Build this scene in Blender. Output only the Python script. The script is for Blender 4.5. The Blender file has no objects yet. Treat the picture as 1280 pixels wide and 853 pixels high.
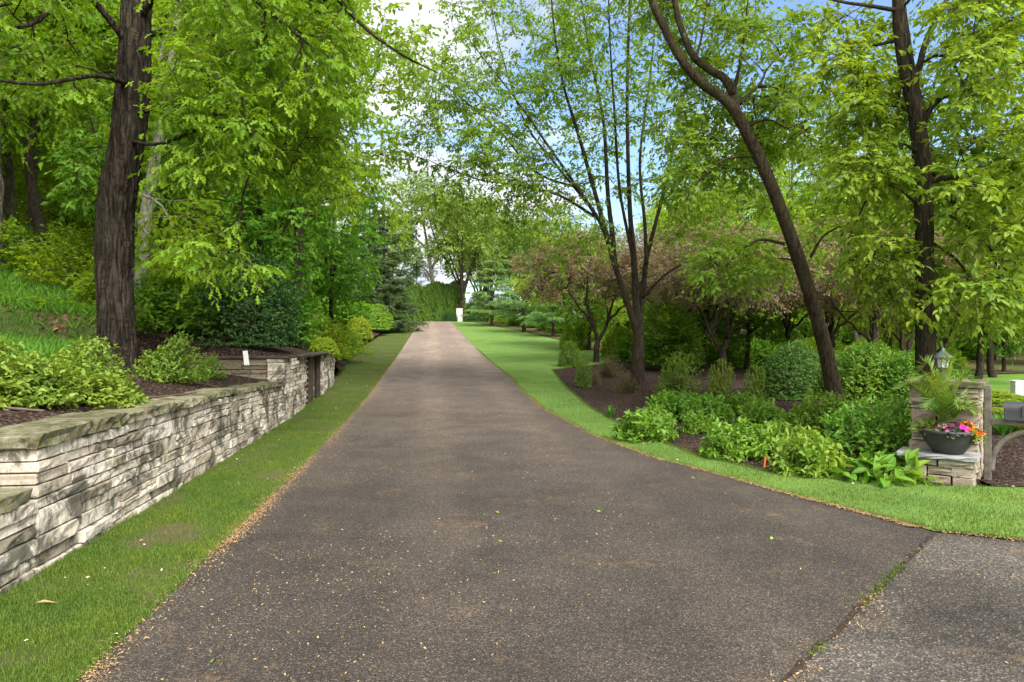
import bpy, math, random
import numpy as np
from mathutils import Vector, Matrix
from mathutils.geometry import delaunay_2d_cdt

R = math.radians
scene = bpy.context.scene
COL = scene.collection
UP = np.array([0., 0., 1.])


# ------------------------------------------------------------------ helpers
def unit(v):
    return v / np.maximum(np.linalg.norm(v, axis=-1, keepdims=True), 1e-9)


def view(px, py, d):
    """a point seen at photo pixel (px, py) at depth d metres"""
    return np.array([(px - 640.) / 853.33 * d, d, 1.6 - (py - 426.5) / 853.33 * d])


def mesh_np(name, verts, faces, mat, smooth=False):
    """faces: (N,3) or (N,4) int arrays, or a list of such arrays"""
    if not isinstance(faces, list):
        faces = [faces]
    faces = [np.asarray(f, dtype=np.int32) for f in faces if len(f)]
    verts = np.asarray(verts, dtype=np.float32)
    me = bpy.data.meshes.new(name)
    me.vertices.add(len(verts))
    me.vertices.foreach_set('co', verts.ravel())
    loops = np.concatenate([f.ravel() for f in faces])
    tot = np.concatenate([np.full(len(f), f.shape[1], np.int32) for f in faces])
    start = np.concatenate([[0], np.cumsum(tot)[:-1]]).astype(np.int32)
    me.loops.add(len(loops))
    me.loops.foreach_set('vertex_index', loops)
    me.polygons.add(len(tot))
    me.polygons.foreach_set('loop_start', start)
    me.polygons.foreach_set('use_smooth', np.full(len(tot), bool(smooth)))
    me.update(calc_edges=True)
    if mat:
        me.materials.append(mat)
    return me


def link(name, me, parent=None, loc=None):
    o = bpy.data.objects.new(name, me)
    COL.objects.link(o)
    if parent:
        o.parent = parent
    if loc is not None:
        o.location = loc
    return o


def tag(o, label=None, cat=None, group=None, kind=None):
    if label: o['label'] = label
    if cat: o['category'] = cat
    if group: o['group'] = group
    if kind: o['kind'] = kind
    return o


def thing(name, label, cat, loc=(0, 0, 0), rz=0., group=None, scale=None):
    o = bpy.data.objects.new(name, None)
    COL.objects.link(o)
    o.empty_display_size = .2
    o.location = tuple(float(c) for c in loc)
    o.rotation_euler = (0, 0, rz)
    if scale is not None:
        o.scale = (scale,) * 3 if np.isscalar(scale) else tuple(scale)
    return tag(o, label, cat, group)


def copy_thing(src, label, loc, rz=0., scale=None, group=None):
    c = src.copy()
    COL.objects.link(c)
    c.location = tuple(float(v) for v in loc)
    c.rotation_euler = (0, 0, rz)
    if scale is not None:
        c.scale = (scale,) * 3 if np.isscalar(scale) else tuple(scale)
    c['label'] = label
    if group: c['group'] = group
    elif 'group' in c: del c['group']
    for ch in [o for o in COL.objects if o.parent == src]:
        d = ch.copy()
        COL.objects.link(d)
        d.parent = c
    return c


class MB:
    """collects simple shapes into one mesh"""
    def __init__(s):
        s.v, s.q, s.t, s.n = [], [], [], 0

    def add(s, v, q=None, t=None):
        v = np.asarray(v, float).reshape(-1, 3)
        if q is not None and len(q): s.q.append(np.asarray(q, int).reshape(-1, 4) + s.n)
        if t is not None and len(t): s.t.append(np.asarray(t, int).reshape(-1, 3) + s.n)
        s.v.append(v)
        s.n += len(v)

    def box(s, c, size, M=None, jit=0., rng=None, bev=0.):
        """bevelled box: each face inset, M = 3x3 rotation"""
        hx, hy, hz = np.array(size) / 2
        b = min(bev, hx * .9, hy * .9, hz * .9)
        pts = []
        for sx in (-1, 1):
            for sy in (-1, 1):
                for sz in (-1, 1):
                    j = rng.normal(0, jit, 3) if jit else 0
                    p = np.array([sx * hx, sy * hy, sz * hz]) + j
                    pts += [p - [0, sy * b, sz * b], p - [sx * b, 0, sz * b], p - [sx * b, sy * b, 0]]
        pts = np.array(pts)
        def I(sx, sy, sz, a): return ((sx > 0) * 4 + (sy > 0) * 2 + (sz > 0)) * 3 + a
        q, t = [], []
        for a in range(3):
            for sg in (-1, 1):
                u, w = (a + 1) % 3, (a + 2) % 3
                f = []
                for (su, sw) in ((-1, -1), (1, -1), (1, 1), (-1, 1)):
                    k = [0, 0, 0]; k[a] = sg; k[u] = su; k[w] = sw
                    f.append(I(*k, a))
                q.append(f if sg > 0 else f[::-1])
        for a in range(3):            # edge bevels along axis a
            u, w = (a + 1) % 3, (a + 2) % 3
            for su in (-1, 1):
                for sw in (-1, 1):
                    k0 = [0, 0, 0]; k1 = [0, 0, 0]
                    k0[a] = -1; k1[a] = 1
                    k0[u] = k1[u] = su; k0[w] = k1[w] = sw
                    f = [I(*k0, u), I(*k1, u), I(*k1, w), I(*k0, w)]
                    q.append(f if su * sw < 0 else f[::-1])
        for sx in (-1, 1):
            for sy in (-1, 1):
                for sz in (-1, 1):
                    f = [I(sx, sy, sz, 0), I(sx, sy, sz, 1), I(sx, sy, sz, 2)]
                    t.append(f if sx * sy * sz > 0 else f[::-1])
        if M is not None:
            pts = pts @ np.asarray(M).T
        s.add(pts + np.asarray(c), q, t)

    def tube(s, pts, rad, n=8, caps=True, wob=0., rng=None):
        pts = np.asarray(pts, float)
        rad = np.broadcast_to(np.asarray(rad, float), (len(pts),))
        T = np.gradient(pts, axis=0)
        T = unit(T)
        ref = np.array([1., 0, 0]) if abs(T[:, 0]).mean() < .8 else np.array([0, 1., 0])
        A = unit(ref - T * (T @ ref)[:, None])
        B = np.cross(T, A)
        ang = np.linspace(0, 2 * np.pi, n, endpoint=False)
        r = rad[:, None] * np.ones(n)
        if wob and rng is not None:
            r = r * (1 + rng.normal(0, wob, r.shape))
        V = pts[:, None, :] + r[..., None] * (np.cos(ang)[None, :, None] * A[:, None, :] + np.sin(ang)[None, :, None] * B[:, None, :])
        m = len(pts)
        i = np.arange(m - 1)[:, None] * n
        j = np.arange(n)[None, :]
        j2 = (j + 1) % n
        q = np.stack([i + j, i + j2, i + n + j2, i + n + j], -1).reshape(-1, 4)
        V = V.reshape(-1, 3)
        t = []
        if caps:
            V = np.vstack([V, pts[0], pts[-1]])
            c0, c1 = m * n, m * n + 1
            for k in range(n):
                t.append([c0, (k + 1) % n, k])
                t.append([c1, (m - 1) * n + k, (m - 1) * n + (k + 1) % n])
        s.add(V, q, t)

    def lathe(s, prof, n=40, c=(0, 0, 0)):
        prof = np.asarray(prof, float)
        ang = np.linspace(0, 2 * np.pi, n, endpoint=False)
        V = np.stack([prof[:, 0:1] * np.cos(ang), prof[:, 0:1] * np.sin(ang), prof[:, 1:2] * np.ones(n)], -1)
        m = len(prof)
        i = np.arange(m - 1)[:, None] * n
        j = np.arange(n)[None, :]
        j2 = (j + 1) % n
        q = np.stack([i + j, i + j2, i + n + j2, i + n + j], -1).reshape(-1, 4)
        s.add(V.reshape(-1, 3) + np.asarray(c), q)

    def build(s, name, mat, parent=None, smooth=False, loc=None):
        f = []
        if s.q: f.append(np.vstack(s.q))
        if s.t: f.append(np.vstack(s.t))
        return link(name, mesh_np(name, np.vstack(s.v), f, mat, smooth), parent, loc)


# ------------------------------------------------------------------ materials
def new_mat(name):
    m = bpy.data.materials.new(name)
    m.use_nodes = True
    nt = m.node_tree
    nt.nodes.clear()
    return m, nt


def N(nt, kind, **kw):
    n = nt.nodes.new(kind)
    for k, v in kw.items():
        if k.startswith('i_'):
            key = k[2:]
            key = int(key) if key.isdigit() else key.replace('_', ' ')
            n.inputs[key].default_value = v
        else:
            setattr(n, k, v)
    return n


def ramp(nt, fac, stops, interp='LINEAR'):
    r = nt.nodes.new('ShaderNodeValToRGB')
    r.color_ramp.interpolation = interp
    el = r.color_ramp.elements
    while len(el) < len(stops):
        el.new(.5)
    for e, (p, c) in zip(el, stops):
        e.position = p
        e.color = (*c, 1) if len(c) == 3 else c
    nt.links.new(fac, r.inputs[0])
    return r.outputs[0]


def mixc(nt, fac, a, b, mode='MIX'):
    n = nt.nodes.new('ShaderNodeMix')
    n.data_type = 'RGBA'
    n.blend_type = mode
    for sock, v in ((n.inputs[0], fac), (n.inputs[6], a), (n.inputs[7], b)):
        if isinstance(v, (int, float)): sock.default_value = v
        elif isinstance(v, tuple): sock.default_value = (*v, 1)
        else: nt.links.new(v, sock)
    return n.outputs[2]


def noise(nt, vec, scale, detail=4, rough=.55, dist=0.):
    n = N(nt, 'ShaderNodeTexNoise', i_Scale=scale, i_Detail=detail, i_Roughness=rough, i_Distortion=dist)
    nt.links.new(vec, n.inputs['Vector'])
    return n.outputs['Fac']


def voro(nt, vec, scale, out='Color', feature='F1'):
    n = N(nt, 'ShaderNodeTexVoronoi', i_Scale=scale, feature=feature)
    nt.links.new(vec, n.inputs['Vector'])
    return n.outputs[out]


def mapping(nt, scale=(1, 1, 1), rot=(0, 0, 0), coord='Object'):
    tc = nt.nodes.new('ShaderNodeTexCoord')
    mp = nt.nodes.new('ShaderNodeMapping')
    mp.inputs['Scale'].default_value = scale
    mp.inputs['Rotation'].default_value = rot
    nt.links.new(tc.outputs[coord], mp.inputs[0])
    return mp.outputs[0]


def finish(nt, color, rough=.8, bump=None, bdist=.01, bstr=1., spec=.3, metal=0.):
    p = nt.nodes.new('ShaderNodeBsdfPrincipled')
    o = nt.nodes.new('ShaderNodeOutputMaterial')
    if isinstance(color, tuple): p.inputs['Base Color'].default_value = (*color, 1)
    else: nt.links.new(color, p.inputs['Base Color'])
    if isinstance(rough, (int, float)): p.inputs['Roughness'].default_value = rough
    else: nt.links.new(rough, p.inputs['Roughness'])
    p.inputs['Specular IOR Level'].default_value = spec
    p.inputs['Metallic'].default_value = metal
    if bump is not None:
        b = nt.nodes.new('ShaderNodeBump')
        b.inputs['Distance'].default_value = bdist
        b.inputs['Strength'].default_value = bstr
        nt.links.new(bump, b.inputs['Height'])
        nt.links.new(b.outputs[0], p.inputs['Normal'])
    nt.links.new(p.outputs[0], o.inputs[0])
    return p


def leaf_mat(name, c0, c1, c2, trans=.45, tint=(1.35, 1.2, .55), rough=.5, spec=.25):
    """leaf: reflecting front, light coming through; every leaf its own shade of the plant's colour"""
    m, nt = new_mat(name)
    g = nt.nodes.new('ShaderNodeNewGeometry')
    col = ramp(nt, g.outputs['Random Per Island'], [(0, c0), (.5, c1), (1, c2)])
    oi = nt.nodes.new('ShaderNodeObjectInfo')
    hs = N(nt, 'ShaderNodeHueSaturation')
    mr = N(nt, 'ShaderNodeMapRange', i_3=.485, i_4=.515)
    nt.links.new(oi.outputs['Random'], mr.inputs[0])
    nt.links.new(mr.outputs[0], hs.inputs['Hue'])
    nt.links.new(col, hs.inputs['Color'])
    vr = noise(nt, mapping(nt), 1.1, 3, .6)
    col = mixc(nt, 1., hs.outputs[0], ramp(nt, vr, [(.32, (.74, .82, .85)), (.5, (1, 1, 1)), (.68, (1.2, 1.1, .95))]), 'MULTIPLY')
    p = N(nt, 'ShaderNodeBsdfPrincipled', i_Roughness=rough)
    p.inputs['Specular IOR Level'].default_value = spec
    nt.links.new(col, p.inputs['Base Color'])
    tr = nt.nodes.new('ShaderNodeBsdfTranslucent')
    nt.links.new(mixc(nt, 1., col, tint, 'MULTIPLY'), tr.inputs[0])
    mx = N(nt, 'ShaderNodeMixShader', i_0=trans)
    nt.links.new(p.outputs[0], mx.inputs[1])
    nt.links.new(tr.outputs[0], mx.inputs[2])
    o = nt.nodes.new('ShaderNodeOutputMaterial')
    nt.links.new(mx.outputs[0], o.inputs[0])
    return m


def bark_mat(name, dark, light, zs=1.6, sc=14., moss=None, bd=.03):
    m, nt = new_mat(name)
    a = noise(nt, mapping(nt, (1, 1, .14)), sc * 2.4, 6, .62, .9)
    r = ramp(nt, a, [(.36, (0, 0, 0)), (.47, (.45, .45, .45)), (.54, (.8, .8, .8)), (.66, (1, 1, 1))])
    f = noise(nt, mapping(nt, (1, 1, .5)), sc * 5, 5, .7)
    h = mixc(nt, .3, r, f)
    cr = noise(nt, mapping(nt, (.6, .6, 2.2)), sc * 1.6, 3, .6)
    h = mixc(nt, ramp(nt, cr, [(.58, (0, 0, 0)), (.66, (.6, .6, .6))]), h, (.15, .15, .15))
    col = ramp(nt, h, [(.12, dark), (.5, tuple(.6 * x + .4 * y for x, y in zip(dark, light))), (.9, light)])
    col = mixc(nt, 1., col, ramp(nt, noise(nt, mapping(nt), 1.7, 4), [(.3, (.72, .72, .72)), (.7, (1.2, 1.17, 1.12))]), 'MULTIPLY')
    if moss:
        f = noise(nt, mapping(nt), 2.3, 4)
        f = ramp(nt, f, [(.5, (0, 0, 0)), (.68, (.5, .5, .5))])
        col = mixc(nt, f, col, moss)
    finish(nt, col, .95, h, bd, .8, .1)
    return m


MAT = {}
MAT['oak_bark'] = bark_mat('oak_bark', (.005, .004, .003), (.062, .05, .04), sc=8, moss=(.05, .048, .03), bd=.05)
MAT['dark_bark'] = bark_mat('dark_bark', (.012, .010, .008), (.085, .066, .05), sc=18, moss=(.05, .05, .028), bd=.02)
MAT['brown_bark'] = bark_mat('brown_bark', (.014, .011, .008), (.09, .068, .046), sc=16, moss=(.07, .065, .03), bd=.02)
MAT['grey_bark'] = bark_mat('grey_bark', (.035, .03, .025), (.21, .18, .15), sc=10, moss=(.10, .11, .06), bd=.03)
MAT['pale_bark'] = bark_mat('pale_bark', (.14, .13, .115), (.34, .33, .29), sc=7, moss=(.22, .22, .17), bd=.01)
MAT['twig'] = bark_mat('twig', (.03, .022, .015), (.10, .075, .05), sc=30, bd=.004)

MAT['oak_leaf'] = leaf_mat('oak_leaf', (.118, .225, .010), (.182, .31, .014), (.25, .375, .024), .52)
MAT['wood_leaf'] = leaf_mat('wood_leaf', (0.131, 0.250, 0.017), (0.208, 0.358, 0.022), (0.309, 0.458, 0.035), .6)
MAT['lime_leaf'] = leaf_mat('lime_leaf', (0.193, 0.330, 0.019), (0.267, 0.413, 0.026), (0.356, 0.482, 0.039), .6)
MAT['maple_leaf'] = leaf_mat('maple_leaf', (0.081, 0.200, 0.017), (0.137, 0.283, 0.028), (0.208, 0.372, 0.043), .6)
MAT['young_leaf'] = leaf_mat('young_leaf', (.14, .27, .03), (.20, .36, .042), (.27, .43, .065), .66, (1.2, 1.25, .55))
MAT['pale_leaf'] = leaf_mat('pale_leaf', (.13, .24, .045), (.18, .30, .06), (.24, .36, .085), .5)
MAT['right_leaf'] = leaf_mat('right_leaf', (.125, .235, .022), (.19, .325, .03), (.26, .395, .05), .5)
MAT['bronze_leaf'] = leaf_mat('bronze_leaf', (.17, .20, .06), (.25, .195, .115), (.31, .23, .155), .45, (1.1, .95, .7))
MAT['dark_leaf'] = leaf_mat('dark_leaf', (0.027, 0.081, 0.021), (0.043, 0.115, 0.029), (0.073, 0.161, 0.040), .25, rough=.55, spec=.2)
MAT['gloss_leaf'] = leaf_mat('gloss_leaf', (0.057, 0.144, 0.034), (0.089, 0.216, 0.042), (0.127, 0.276, 0.060), .35, rough=.55, spec=.2)
MAT['hedge_leaf'] = leaf_mat('hedge_leaf', (0.098, 0.218, 0.021), (0.146, 0.299, 0.028), (0.195, 0.356, 0.040), .35, rough=.45, spec=.3)
MAT['hyd_leaf'] = leaf_mat('hyd_leaf', (.115, .245, .024), (.16, .315, .036), (.22, .38, .055), .45, rough=.45, spec=.3)
MAT['azalea_leaf'] = leaf_mat('azalea_leaf', (0.127, 0.210, 0.022), (0.180, 0.280, 0.035), (0.265, 0.360, 0.060), .4)
MAT['lemon_leaf'] = leaf_mat('lemon_leaf', (.16, .27, .014), (.22, .335, .02), (.28, .39, .035), .4)
MAT['bed_leaf'] = leaf_mat('bed_leaf', (.10, .19, .02), (.145, .25, .03), (.19, .30, .045), .4)
MAT['brown_sprig'] = leaf_mat('brown_sprig', (0.085, 0.110, 0.030), (0.127, 0.120, 0.050), (0.180, 0.140, 0.080), .3)
MAT['needle_dark'] = leaf_mat('needle_dark', (0.037, 0.075, 0.022), (0.058, 0.105, 0.032), (0.090, 0.150, 0.045), .2)
MAT['needle_soft'] = leaf_mat('needle_soft', (0.095, 0.204, 0.048), (0.140, 0.264, 0.060), (0.191, 0.324, 0.084), .3)
MAT['cedar'] = leaf_mat('cedar', (0.070, 0.144, 0.022), (0.108, 0.198, 0.029), (0.159, 0.252, 0.048), .25)
MAT['palm_leaf'] = leaf_mat('palm_leaf', (0.106, 0.190, 0.030), (0.159, 0.260, 0.040), (0.233, 0.330, 0.060), .35, rough=.4, spec=.4)
MAT['strap_leaf'] = leaf_mat('strap_leaf', (0.064, 0.190, 0.018), (0.085, 0.240, 0.025), (0.127, 0.290, 0.030), .35)
MAT['blade'] = leaf_mat('blade', (.058, .103, .013), (.09, .15, .018), (.145, .205, .034), .3)
nt = MAT['blade'].node_tree
_h = [n for n in nt.nodes if n.type == 'HUE_SAT'][0]
_f = noise(nt, mapping(nt), 1.4, 5, .65)
for _l in list(nt.links):
    if _l.to_node.type == 'BSDF_PRINCIPLED' and _l.to_socket.name == 'Base Color': nt.links.remove(_l)
_c = mixc(nt, 1., _h.outputs[0], ramp(nt, _f, [(.3, (.62, .78, .8)), (.5, (1., 1., 1.)), (.7, (1.35, 1.12, .9))]), 'MULTIPLY')
for _l in list(nt.links):
    if _l.from_node == _h and _l.to_node.type == 'BSDF_PRINCIPLED':
        nt.links.remove(_l)
nt.links.new(_c, [n for n in nt.nodes if n.type == 'BSDF_PRINCIPLED'][0].inputs['Base Color'])
MAT['silver_leaf'] = leaf_mat('silver_leaf', (0.064, 0.100, 0.060), (0.095, 0.140, 0.090), (0.170, 0.200, 0.150), .2)
MAT['magenta'] = leaf_mat('magenta', (0.445, 0.012, 0.260), (0.583, 0.020, 0.380), (0.657, 0.060, 0.450), .3, (1.1, .9, 1.1))
MAT['pink'] = leaf_mat('pink', (0.371, 0.100, 0.170), (0.445, 0.140, 0.220), (0.530, 0.200, 0.280), .3, (1.1, .9, 1.))
MAT['orange'] = leaf_mat('orange', (0.657, 0.170, 0.020), (0.742, 0.220, 0.030), (0.795, 0.300, 0.050), .3, (1.1, .9, .7))
MAT['red'] = leaf_mat('red', (0.721, 0.035, 0.015), (0.795, 0.060, 0.020), (0.827, 0.120, 0.030), .3, (1.1, .9, .8))


def plain(name, col, rough=.6, spec=.3, metal=0., var=.25, sc=9., bd=.002):
    m, nt = new_mat(name)
    f = noise(nt, mapping(nt), sc, 5)
    a = tuple(c * (1 - var) for c in col)
    b = tuple(min(1, c * (1 + var)) for c in col)
    finish(nt, ramp(nt, f, [(.3, a), (.7, b)]), rough, f, bd, .6, spec, metal)
    return m


MAT['pot'] = plain('pot', (.035, .036, .037), .55, .4)
MAT['bluestone'] = plain('bluestone', (.25, .26, .26), .75, .3, var=.3, sc=7, bd=.006)
MAT['steel'] = plain('steel', (.035, .037, .045), .5, .5, var=.2)
MAT['old_wood'] = plain('old_wood', (.12, .108, .088), .85, .2, var=.4, sc=14, bd=.004)
MAT['gate_wood'] = plain('gate_wood', (.075, .042, .026), .8, .2, var=.45, sc=12, bd=.004)
MAT['dark_timber'] = plain('dark_timber', (.05, .04, .032), .85, .2, var=.4, sc=10, bd=.004)
MAT['slat_wood'] = plain('slat_wood', (.28, .17, .12), .8, .2, var=.4, sc=10, bd=.004)
MAT['lamp_metal'] = plain('lamp_metal', (.10, .115, .125), .5, .4, metal=.3)
MAT['white_paint'] = plain('white_paint', (.70, .70, .68), .6, .3, var=.05)
MAT['orange_paint'] = plain('orange_paint', (.75, .16, .03), .5, .3, var=.1)
MAT['hose'] = plain('hose', (.085, .06, .045), .6, .3, var=.3)
MAT['box_green'] = plain('box_green', (.55, .6, .55), .6, .3, var=.08)
MAT['soil'] = plain('soil', (.035, .026, .02), .95, .1, var=.5, sc=18, bd=.02)
m, nt = new_mat('lamp_glass')
finish(nt, (.55, .56, .52), .25, spec=.5)
MAT['lamp_glass'] = m


def stone_mat(name, ramp_cols, stain=(.045, .042, .034), moss=(.10, .105, .045), amt=.52, mossamt=.60):
    m, nt = new_mat(name)
    v = mapping(nt)
    g = nt.nodes.new('ShaderNodeNewGeometry')
    base = ramp(nt, g.outputs['Random Per Island'], ramp_cols)
    fine = noise(nt, v, 42, 6, .7)
    base = mixc(nt, .55, base, ramp(nt, fine, [(.25, (.42, .40, .37)), (.6, (1, 1, 1))]), 'MULTIPLY')
    big = noise(nt, v, 3.1, 7, .72, .5)
    f = ramp(nt, big, [(amt, (0, 0, 0)), (amt + .1, (.85, .85, .85))])
    base = mixc(nt, f, base, stain)
    drip = noise(nt, mapping(nt, (7, 7, 1.6)), 2., 6, .75)
    f2 = ramp(nt, drip, [(mossamt, (0, 0, 0)), (mossamt + .1, (.75, .75, .75))])
    base = mixc(nt, f2, base, moss)
    h = mixc(nt, .5, fine, noise(nt, v, 11, 5, .6))
    finish(nt, base, .95, h, .007, .8, .1)
    return m


MAT['limestone'] = stone_mat('limestone', [(0, (.25, .215, .165)), (.25, (.45, .395, .32)), (.5, (.56, .50, .425)), (.8, (.63, .575, .50)), (1, (.36, .31, .235))], amt=.475, mossamt=.535)
MAT['limestone_clean'] = stone_mat('limestone_clean', [(0, (.24, .20, .155)), (.4, (.33, .285, .225)), (.8, (.38, .33, .265)), (1, (.29, .22, .165))], amt=.60, mossamt=.66, stain=(.12, .105, .085), moss=(.22, .2, .13))
MAT['mossy_stone'] = stone_mat('mossy_stone', [(0, (.12, .11, .075)), (.5, (.18, .165, .115)), (1, (.25, .225, .17))], amt=.48, mossamt=.47, stain=(.035, .033, .022), moss=(.085, .095, .03))
MAT['brown_stone'] = stone_mat('brown_stone', [(0, (.15, .12, .085)), (.5, (.23, .19, .135)), (1, (.30, .25, .19))], amt=.55, mossamt=.58)
MAT['stone_gap'] = plain('stone_gap', (.03, .027, .022), .95, .1)

# ---- ground materials
m, nt = new_mat('driveway')
v = mapping(nt)
cells = voro(nt, v, 160)
sp = N(nt, 'ShaderNodeSeparateColor'); nt.links.new(cells, sp.inputs[0])
agg = ramp(nt, sp.outputs[0], [(0, (.018, .0155, .0138)), (.45, (.034, .029, .0257)), (.78, (.059, .049, .041)), (.93, (.10, .085, .072)), (1, (.18, .16, .135))])
wear = noise(nt, v, .32, 5, .6)
agg = mixc(nt, 1., agg, ramp(nt, wear, [(.3, (.82, .80, .79)), (.7, (1.25, 1.22, 1.2))]), 'MULTIPLY')
big = noise(nt, v, 1.7, 6, .65)
agg = mixc(nt, 1., agg, ramp(nt, big, [(.3, (.70, .70, .72)), (.7, (1.18, 1.15, 1.1))]), 'MULTIPLY')
# open-sky and glancing light up the slope, painted into the colour
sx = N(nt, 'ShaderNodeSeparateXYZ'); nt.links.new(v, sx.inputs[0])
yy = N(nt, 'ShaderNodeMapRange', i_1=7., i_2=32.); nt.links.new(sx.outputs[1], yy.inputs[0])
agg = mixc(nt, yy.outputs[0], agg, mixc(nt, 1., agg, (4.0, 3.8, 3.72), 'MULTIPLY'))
tk = N(nt, 'ShaderNodeMath', operation='MULTIPLY_ADD', i_1=.115); nt.links.new(sx.outputs[1], tk.inputs[0]); nt.links.new(sx.outputs[0], tk.inputs[2])
wob_ = N(nt, 'ShaderNodeMath', operation='MULTIPLY_ADD', i_1=.9); nt.links.new(noise(nt, v, .5, 3), wob_.inputs[0]); nt.links.new(tk.outputs[0], wob_.inputs[2])
tw_ = N(nt, 'ShaderNodeMath', operation='SINE'); ts_ = N(nt, 'ShaderNodeMath', operation='MULTIPLY', i_1=3.6); nt.links.new(wob_.outputs[0], ts_.inputs[0]); nt.links.new(ts_.outputs[0], tw_.inputs[0])
agg = mixc(nt, 1., agg, ramp(nt, tw_.outputs[0], [(0., (.93, .93, .94)), (.8, (1.1, 1.09, 1.07))]), 'MULTIPLY')
st = noise(nt, v, 1.15, 8, .78)
sf = ramp(nt, st, [(.555, (0, 0, 0)), (.66, (.8, .8, .8))])
st2 = noise(nt, v, 24, 4, .8)
sm = N(nt, 'ShaderNodeMath', operation='MULTIPLY'); nt.links.new(sf, sm.inputs[0])
nt.links.new(ramp(nt, st2, [(.45, (0, 0, 0)), (.6, (1, 1, 1))]), sm.inputs[1])
agg = mixc(nt, sm.outputs[0], agg, (.17, .105, .05))
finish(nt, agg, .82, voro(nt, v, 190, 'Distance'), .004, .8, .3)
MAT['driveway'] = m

m, nt = new_mat('road')
v = mapping(nt)
sp = N(nt, 'ShaderNodeSeparateColor'); nt.links.new(voro(nt, v, 90), sp.inputs[0])
agg = ramp(nt, sp.outputs[0], [(0, (.028, .0245, .0215)), (.5, (.043, .039, .035)), (.85, (.062, .056, .05)), (1, (.13, .12, .105))])
wear = noise(nt, v, .9, 6, .65)
agg = mixc(nt, 1., agg, ramp(nt, wear, [(.3, (.6, .58, .56)), (.7, (1.9, 1.85, 1.8))]), 'MULTIPLY')
st = noise(nt, v, 1.6, 8, .75)
sf = ramp(nt, st, [(.56, (0, 0, 0)), (.68, (.6, .6, .6))])
agg = mixc(nt, sf, agg, (.18, .12, .065))
finish(nt, agg, .85, voro(nt, v, 90, 'Distance'), .008, .8, .2)
MAT['road'] = m


def grass_mat(name, cols, dirt=.62):
    m, nt = new_mat(name)
    v = mapping(nt)
    f = noise(nt, v, 38, 5, .7)
    c = ramp(nt, f, [(.28, cols[0]), (.5, cols[1]), (.72, cols[2])])
    b = noise(nt, v, .8, 5, .6)
    c = mixc(nt, 1., c, ramp(nt, b, [(.3, (.75, .8, .8)), (.7, (1.2, 1.12, 1.)) ]), 'MULTIPLY')
    d = noise(nt, v, 1.5, 6, .7)
    c = mixc(nt, ramp(nt, d, [(dirt, (0, 0, 0)), (dirt + .1, (.8, .8, .8))]), c, (.10, .075, .045))
    finish(nt, c, .95, f, .02, .8, .1)
    return m


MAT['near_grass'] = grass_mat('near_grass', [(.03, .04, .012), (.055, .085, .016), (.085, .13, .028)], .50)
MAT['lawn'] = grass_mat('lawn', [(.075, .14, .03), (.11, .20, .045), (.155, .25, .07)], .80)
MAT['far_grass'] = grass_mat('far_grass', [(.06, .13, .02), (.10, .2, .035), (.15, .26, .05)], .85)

m, nt = new_mat('mulch')
v = mapping(nt)
sp = N(nt, 'ShaderNodeSeparateColor'); nt.links.new(voro(nt, mapping(nt, (1, 1.6, 1), (0, 0, .6)), 38), sp.inputs[0])
c = ramp(nt, sp.outputs[0], [(0, (.011, .007, .006)), (.5, (.031, .020, .016)), (.85, (.06, .040, .031)), (1, (.15, .115, .09))])
c = mixc(nt, 1., c, ramp(nt, noise(nt, v, 1.3, 5), [(.3, (.7, .7, .7)), (.7, (1.25, 1.2, 1.2))]), 'MULTIPLY')
h = mixc(nt, .5, voro(nt, v, 38, 'Distance'), noise(nt, v, 16, 5))
finish(nt, c, .95, h, .04, 1., .1)
MAT['mulch'] = m

m, nt = new_mat('forest_floor')
v = mapping(nt)
sp = N(nt, 'ShaderNodeSeparateColor'); nt.links.new(voro(nt, v, 14), sp.inputs[0])
c = ramp(nt, sp.outputs[0], [(0, (.03, .02, .013)), (.5, (.075, .05, .03)), (1, (.16, .11, .07))])
g = noise(nt, v, .6, 6, .65)
c = mixc(nt, ramp(nt, g, [(.46, (0, 0, 0)), (.58, (.8, .8, .8))]), c, (.045, .09, .015))
finish(nt, c, .95, noise(nt, v, 9, 6), .06, 1., .1)
MAT['forest_floor'] = m
MAT['chip'] = leaf_mat('chip', (0.023, 0.013, 0.010), (0.058, 0.034, 0.025), (0.127, 0.080, 0.060), .0)
MAT['litter'] = leaf_mat('litter', (0.170, 0.085, 0.030), (0.297, 0.170, 0.075), (0.445, 0.310, 0.190), .1, (1, .9, .7))
MAT['straw'] = leaf_mat('straw', (0.233, 0.145, 0.060), (0.360, 0.240, 0.110), (0.488, 0.360, 0.200), .1, (1, .9, .7))
MAT['petal_white'] = leaf_mat('petal_white', (.5, .5, .38), (.6, .6, .5), (.68, .68, .6), .2, (1, 1, .9))
MAT['fresh_leaf'] = leaf_mat('fresh_leaf', (0.127, 0.280, 0.030), (0.180, 0.340, 0.040), (0.233, 0.380, 0.060), .2)

# ------------------------------------------------------------------ terrain
_py = [-400, 0, 8, 12, 15, 18.3, 21.5, 29.4, 38.8, 52.5, 67, 71, 76, 90, 400]
_pz = [0, 0, 0, .05, .12, .24, .42, .82, 1.32, 2.13, 3.08, 3.42, 3.78, 3.8, 3.8]
_fy = np.linspace(-400, 400, 16001)
_fz = np.interp(_fy, _py, _pz)
_k = np.exp(-np.linspace(-2.5, 2.5, 101) ** 2); _k /= _k.sum()
_fz = np.convolve(np.pad(_fz, 50, 'edge'), _k, 'valid')


def P(y): return np.interp(y, _fy, _fz)
def sst(a, b, t):
    t = np.clip((t - a) / (b - a), 0, 1)
    return t * t * (3 - 2 * t)


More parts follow.
